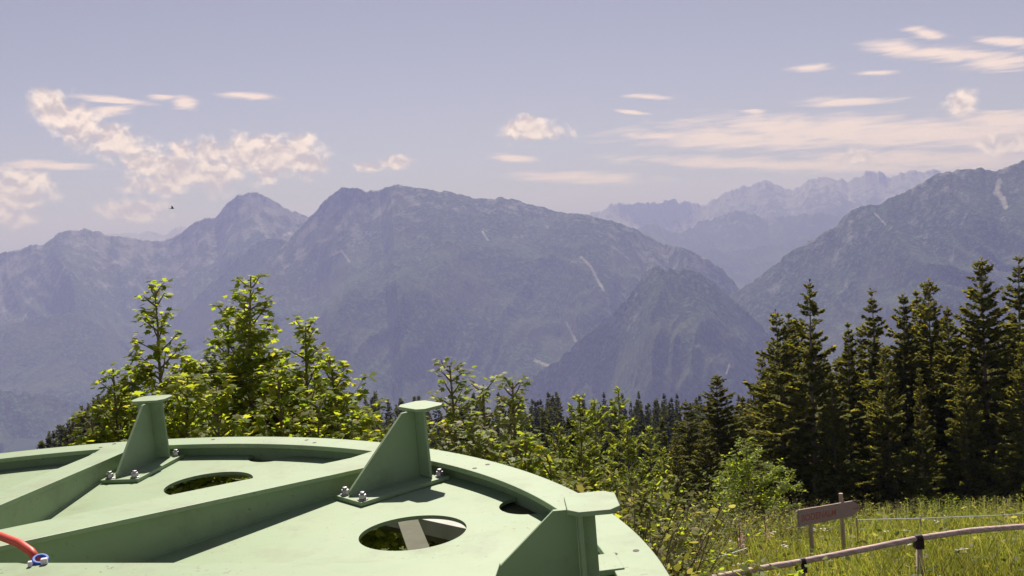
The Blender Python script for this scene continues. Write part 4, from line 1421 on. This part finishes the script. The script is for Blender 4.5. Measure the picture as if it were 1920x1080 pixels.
def bar(p, q, w, h, mat, name, parent, up=Vector((0, 0, 1))):
    p, q = Vector(p), Vector(q)
    x = (q - p).normalized(); y = up.cross(x).normalized(); z = x.cross(y)
    Mx = Matrix(((x.x, y.x, z.x, p.x), (x.y, y.y, z.y, p.y), (x.z, y.z, z.z, p.z), (0, 0, 0, 1)))
    b = MB(); b.box(0, (q - p).length, -w / 2, w / 2, -h / 2, h / 2, Mx)
    return b.build(name, mat, parent, bevel=0.003)


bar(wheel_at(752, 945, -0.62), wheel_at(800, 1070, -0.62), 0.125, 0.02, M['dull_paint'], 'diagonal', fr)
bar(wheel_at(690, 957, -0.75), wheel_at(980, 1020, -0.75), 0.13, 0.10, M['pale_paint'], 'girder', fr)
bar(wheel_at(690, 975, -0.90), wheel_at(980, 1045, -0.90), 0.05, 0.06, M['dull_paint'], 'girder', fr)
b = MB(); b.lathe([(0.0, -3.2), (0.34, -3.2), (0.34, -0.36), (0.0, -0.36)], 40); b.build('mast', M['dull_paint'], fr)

# ------------------------------------------------------------------ bird
bp = at(323, 391, 60)
bird = empty('bird', bp, 'tiny dark bird in the sky left of the pointed peak', 'bird')
b = MB()
b.tube([(-0.10, 0, 0.0), (-0.06, 0, 0.01), (0, 0, 0.015), (0.05, 0, 0.015), (0.085, 0, 0.01), (0.11, 0, 0.0)], [0.006, 0.025, 0.036, 0.03, 0.02, 0.004], 10)
b.prism([(-0.10, -0.01), (-0.19, -0.035), (-0.19, 0.035), (-0.10, 0.01)][::-1], -0.003, 0.003)
b.build('body', M['bird'], bird, smooth=True)
for s_ in (1, -1):
    w = MB()
    pts = [(0.05, 0.02), (0.06, 0.11), (0.02, 0.21), (-0.02, 0.22), (-0.03, 0.1), (-0.05, 0.02)]
    Mx = Matrix.Rotation(R_(24 * s_), 4, 'X')
    pp = [(x, y * s_) for x, y in pts]
    if s_ > 0: pp = pp[::-1]
    w.prism(pp, 0.012, 0.02, Mx)
    w.build('wing', M['bird'], bird)
bird.rotation_euler = (R_(-14), 0, R_(10))

# ------------------------------------------------------------------ hazy air
HAZE_TOP = max(max(v.co.z for v in o.data.vertices) for o in S.objects if o.get('kind') == 'structure') + 40
HAZE_DENSITY = 1.22e-4
hb = MB()
hb.box(-42000, 42000, -3000, 46600, -960, HAZE_TOP)
hm = bpy.data.materials.new('haze_air')
hm.use_nodes = True
ht = hm.node_tree
for n in list(ht.nodes): ht.nodes.remove(n)
pv = ht.nodes.new('ShaderNodeVolumePrincipled')
pv.inputs['Color'].default_value = (0.43, 0.47, 0.93, 1)
pv.inputs['Absorption Color'].default_value = (0.60, 0.56, 0.56, 1)
pv.inputs['Density'].default_value = HAZE_DENSITY
pv.inputs['Anisotropy'].default_value = 0.0
ho = ht.nodes.new('ShaderNodeOutputMaterial')
ht.links.new(pv.outputs[0], ho.inputs['Volume'])
haze = hb.build('haze', hm)
tag(haze, 'pale blue summer haze filling the valley in front of the mountains', 'haze', kind='stuff')

# ------------------------------------------------------------------ render settings
S.view_settings.view_transform = 'Standard'
S.view_settings.look = 'None'
S.view_settings.exposure = 0.85
S.view_settings.gamma = 1.0
S.render.engine = 'CYCLES'
c = S.cycles
c.max_bounces = 8
c.diffuse_bounces = 5
c.glossy_bounces = 2
c.transmission_bounces = 4
c.transparent_max_bounces = 6
c.volume_bounces = 0
c.use_denoising = True
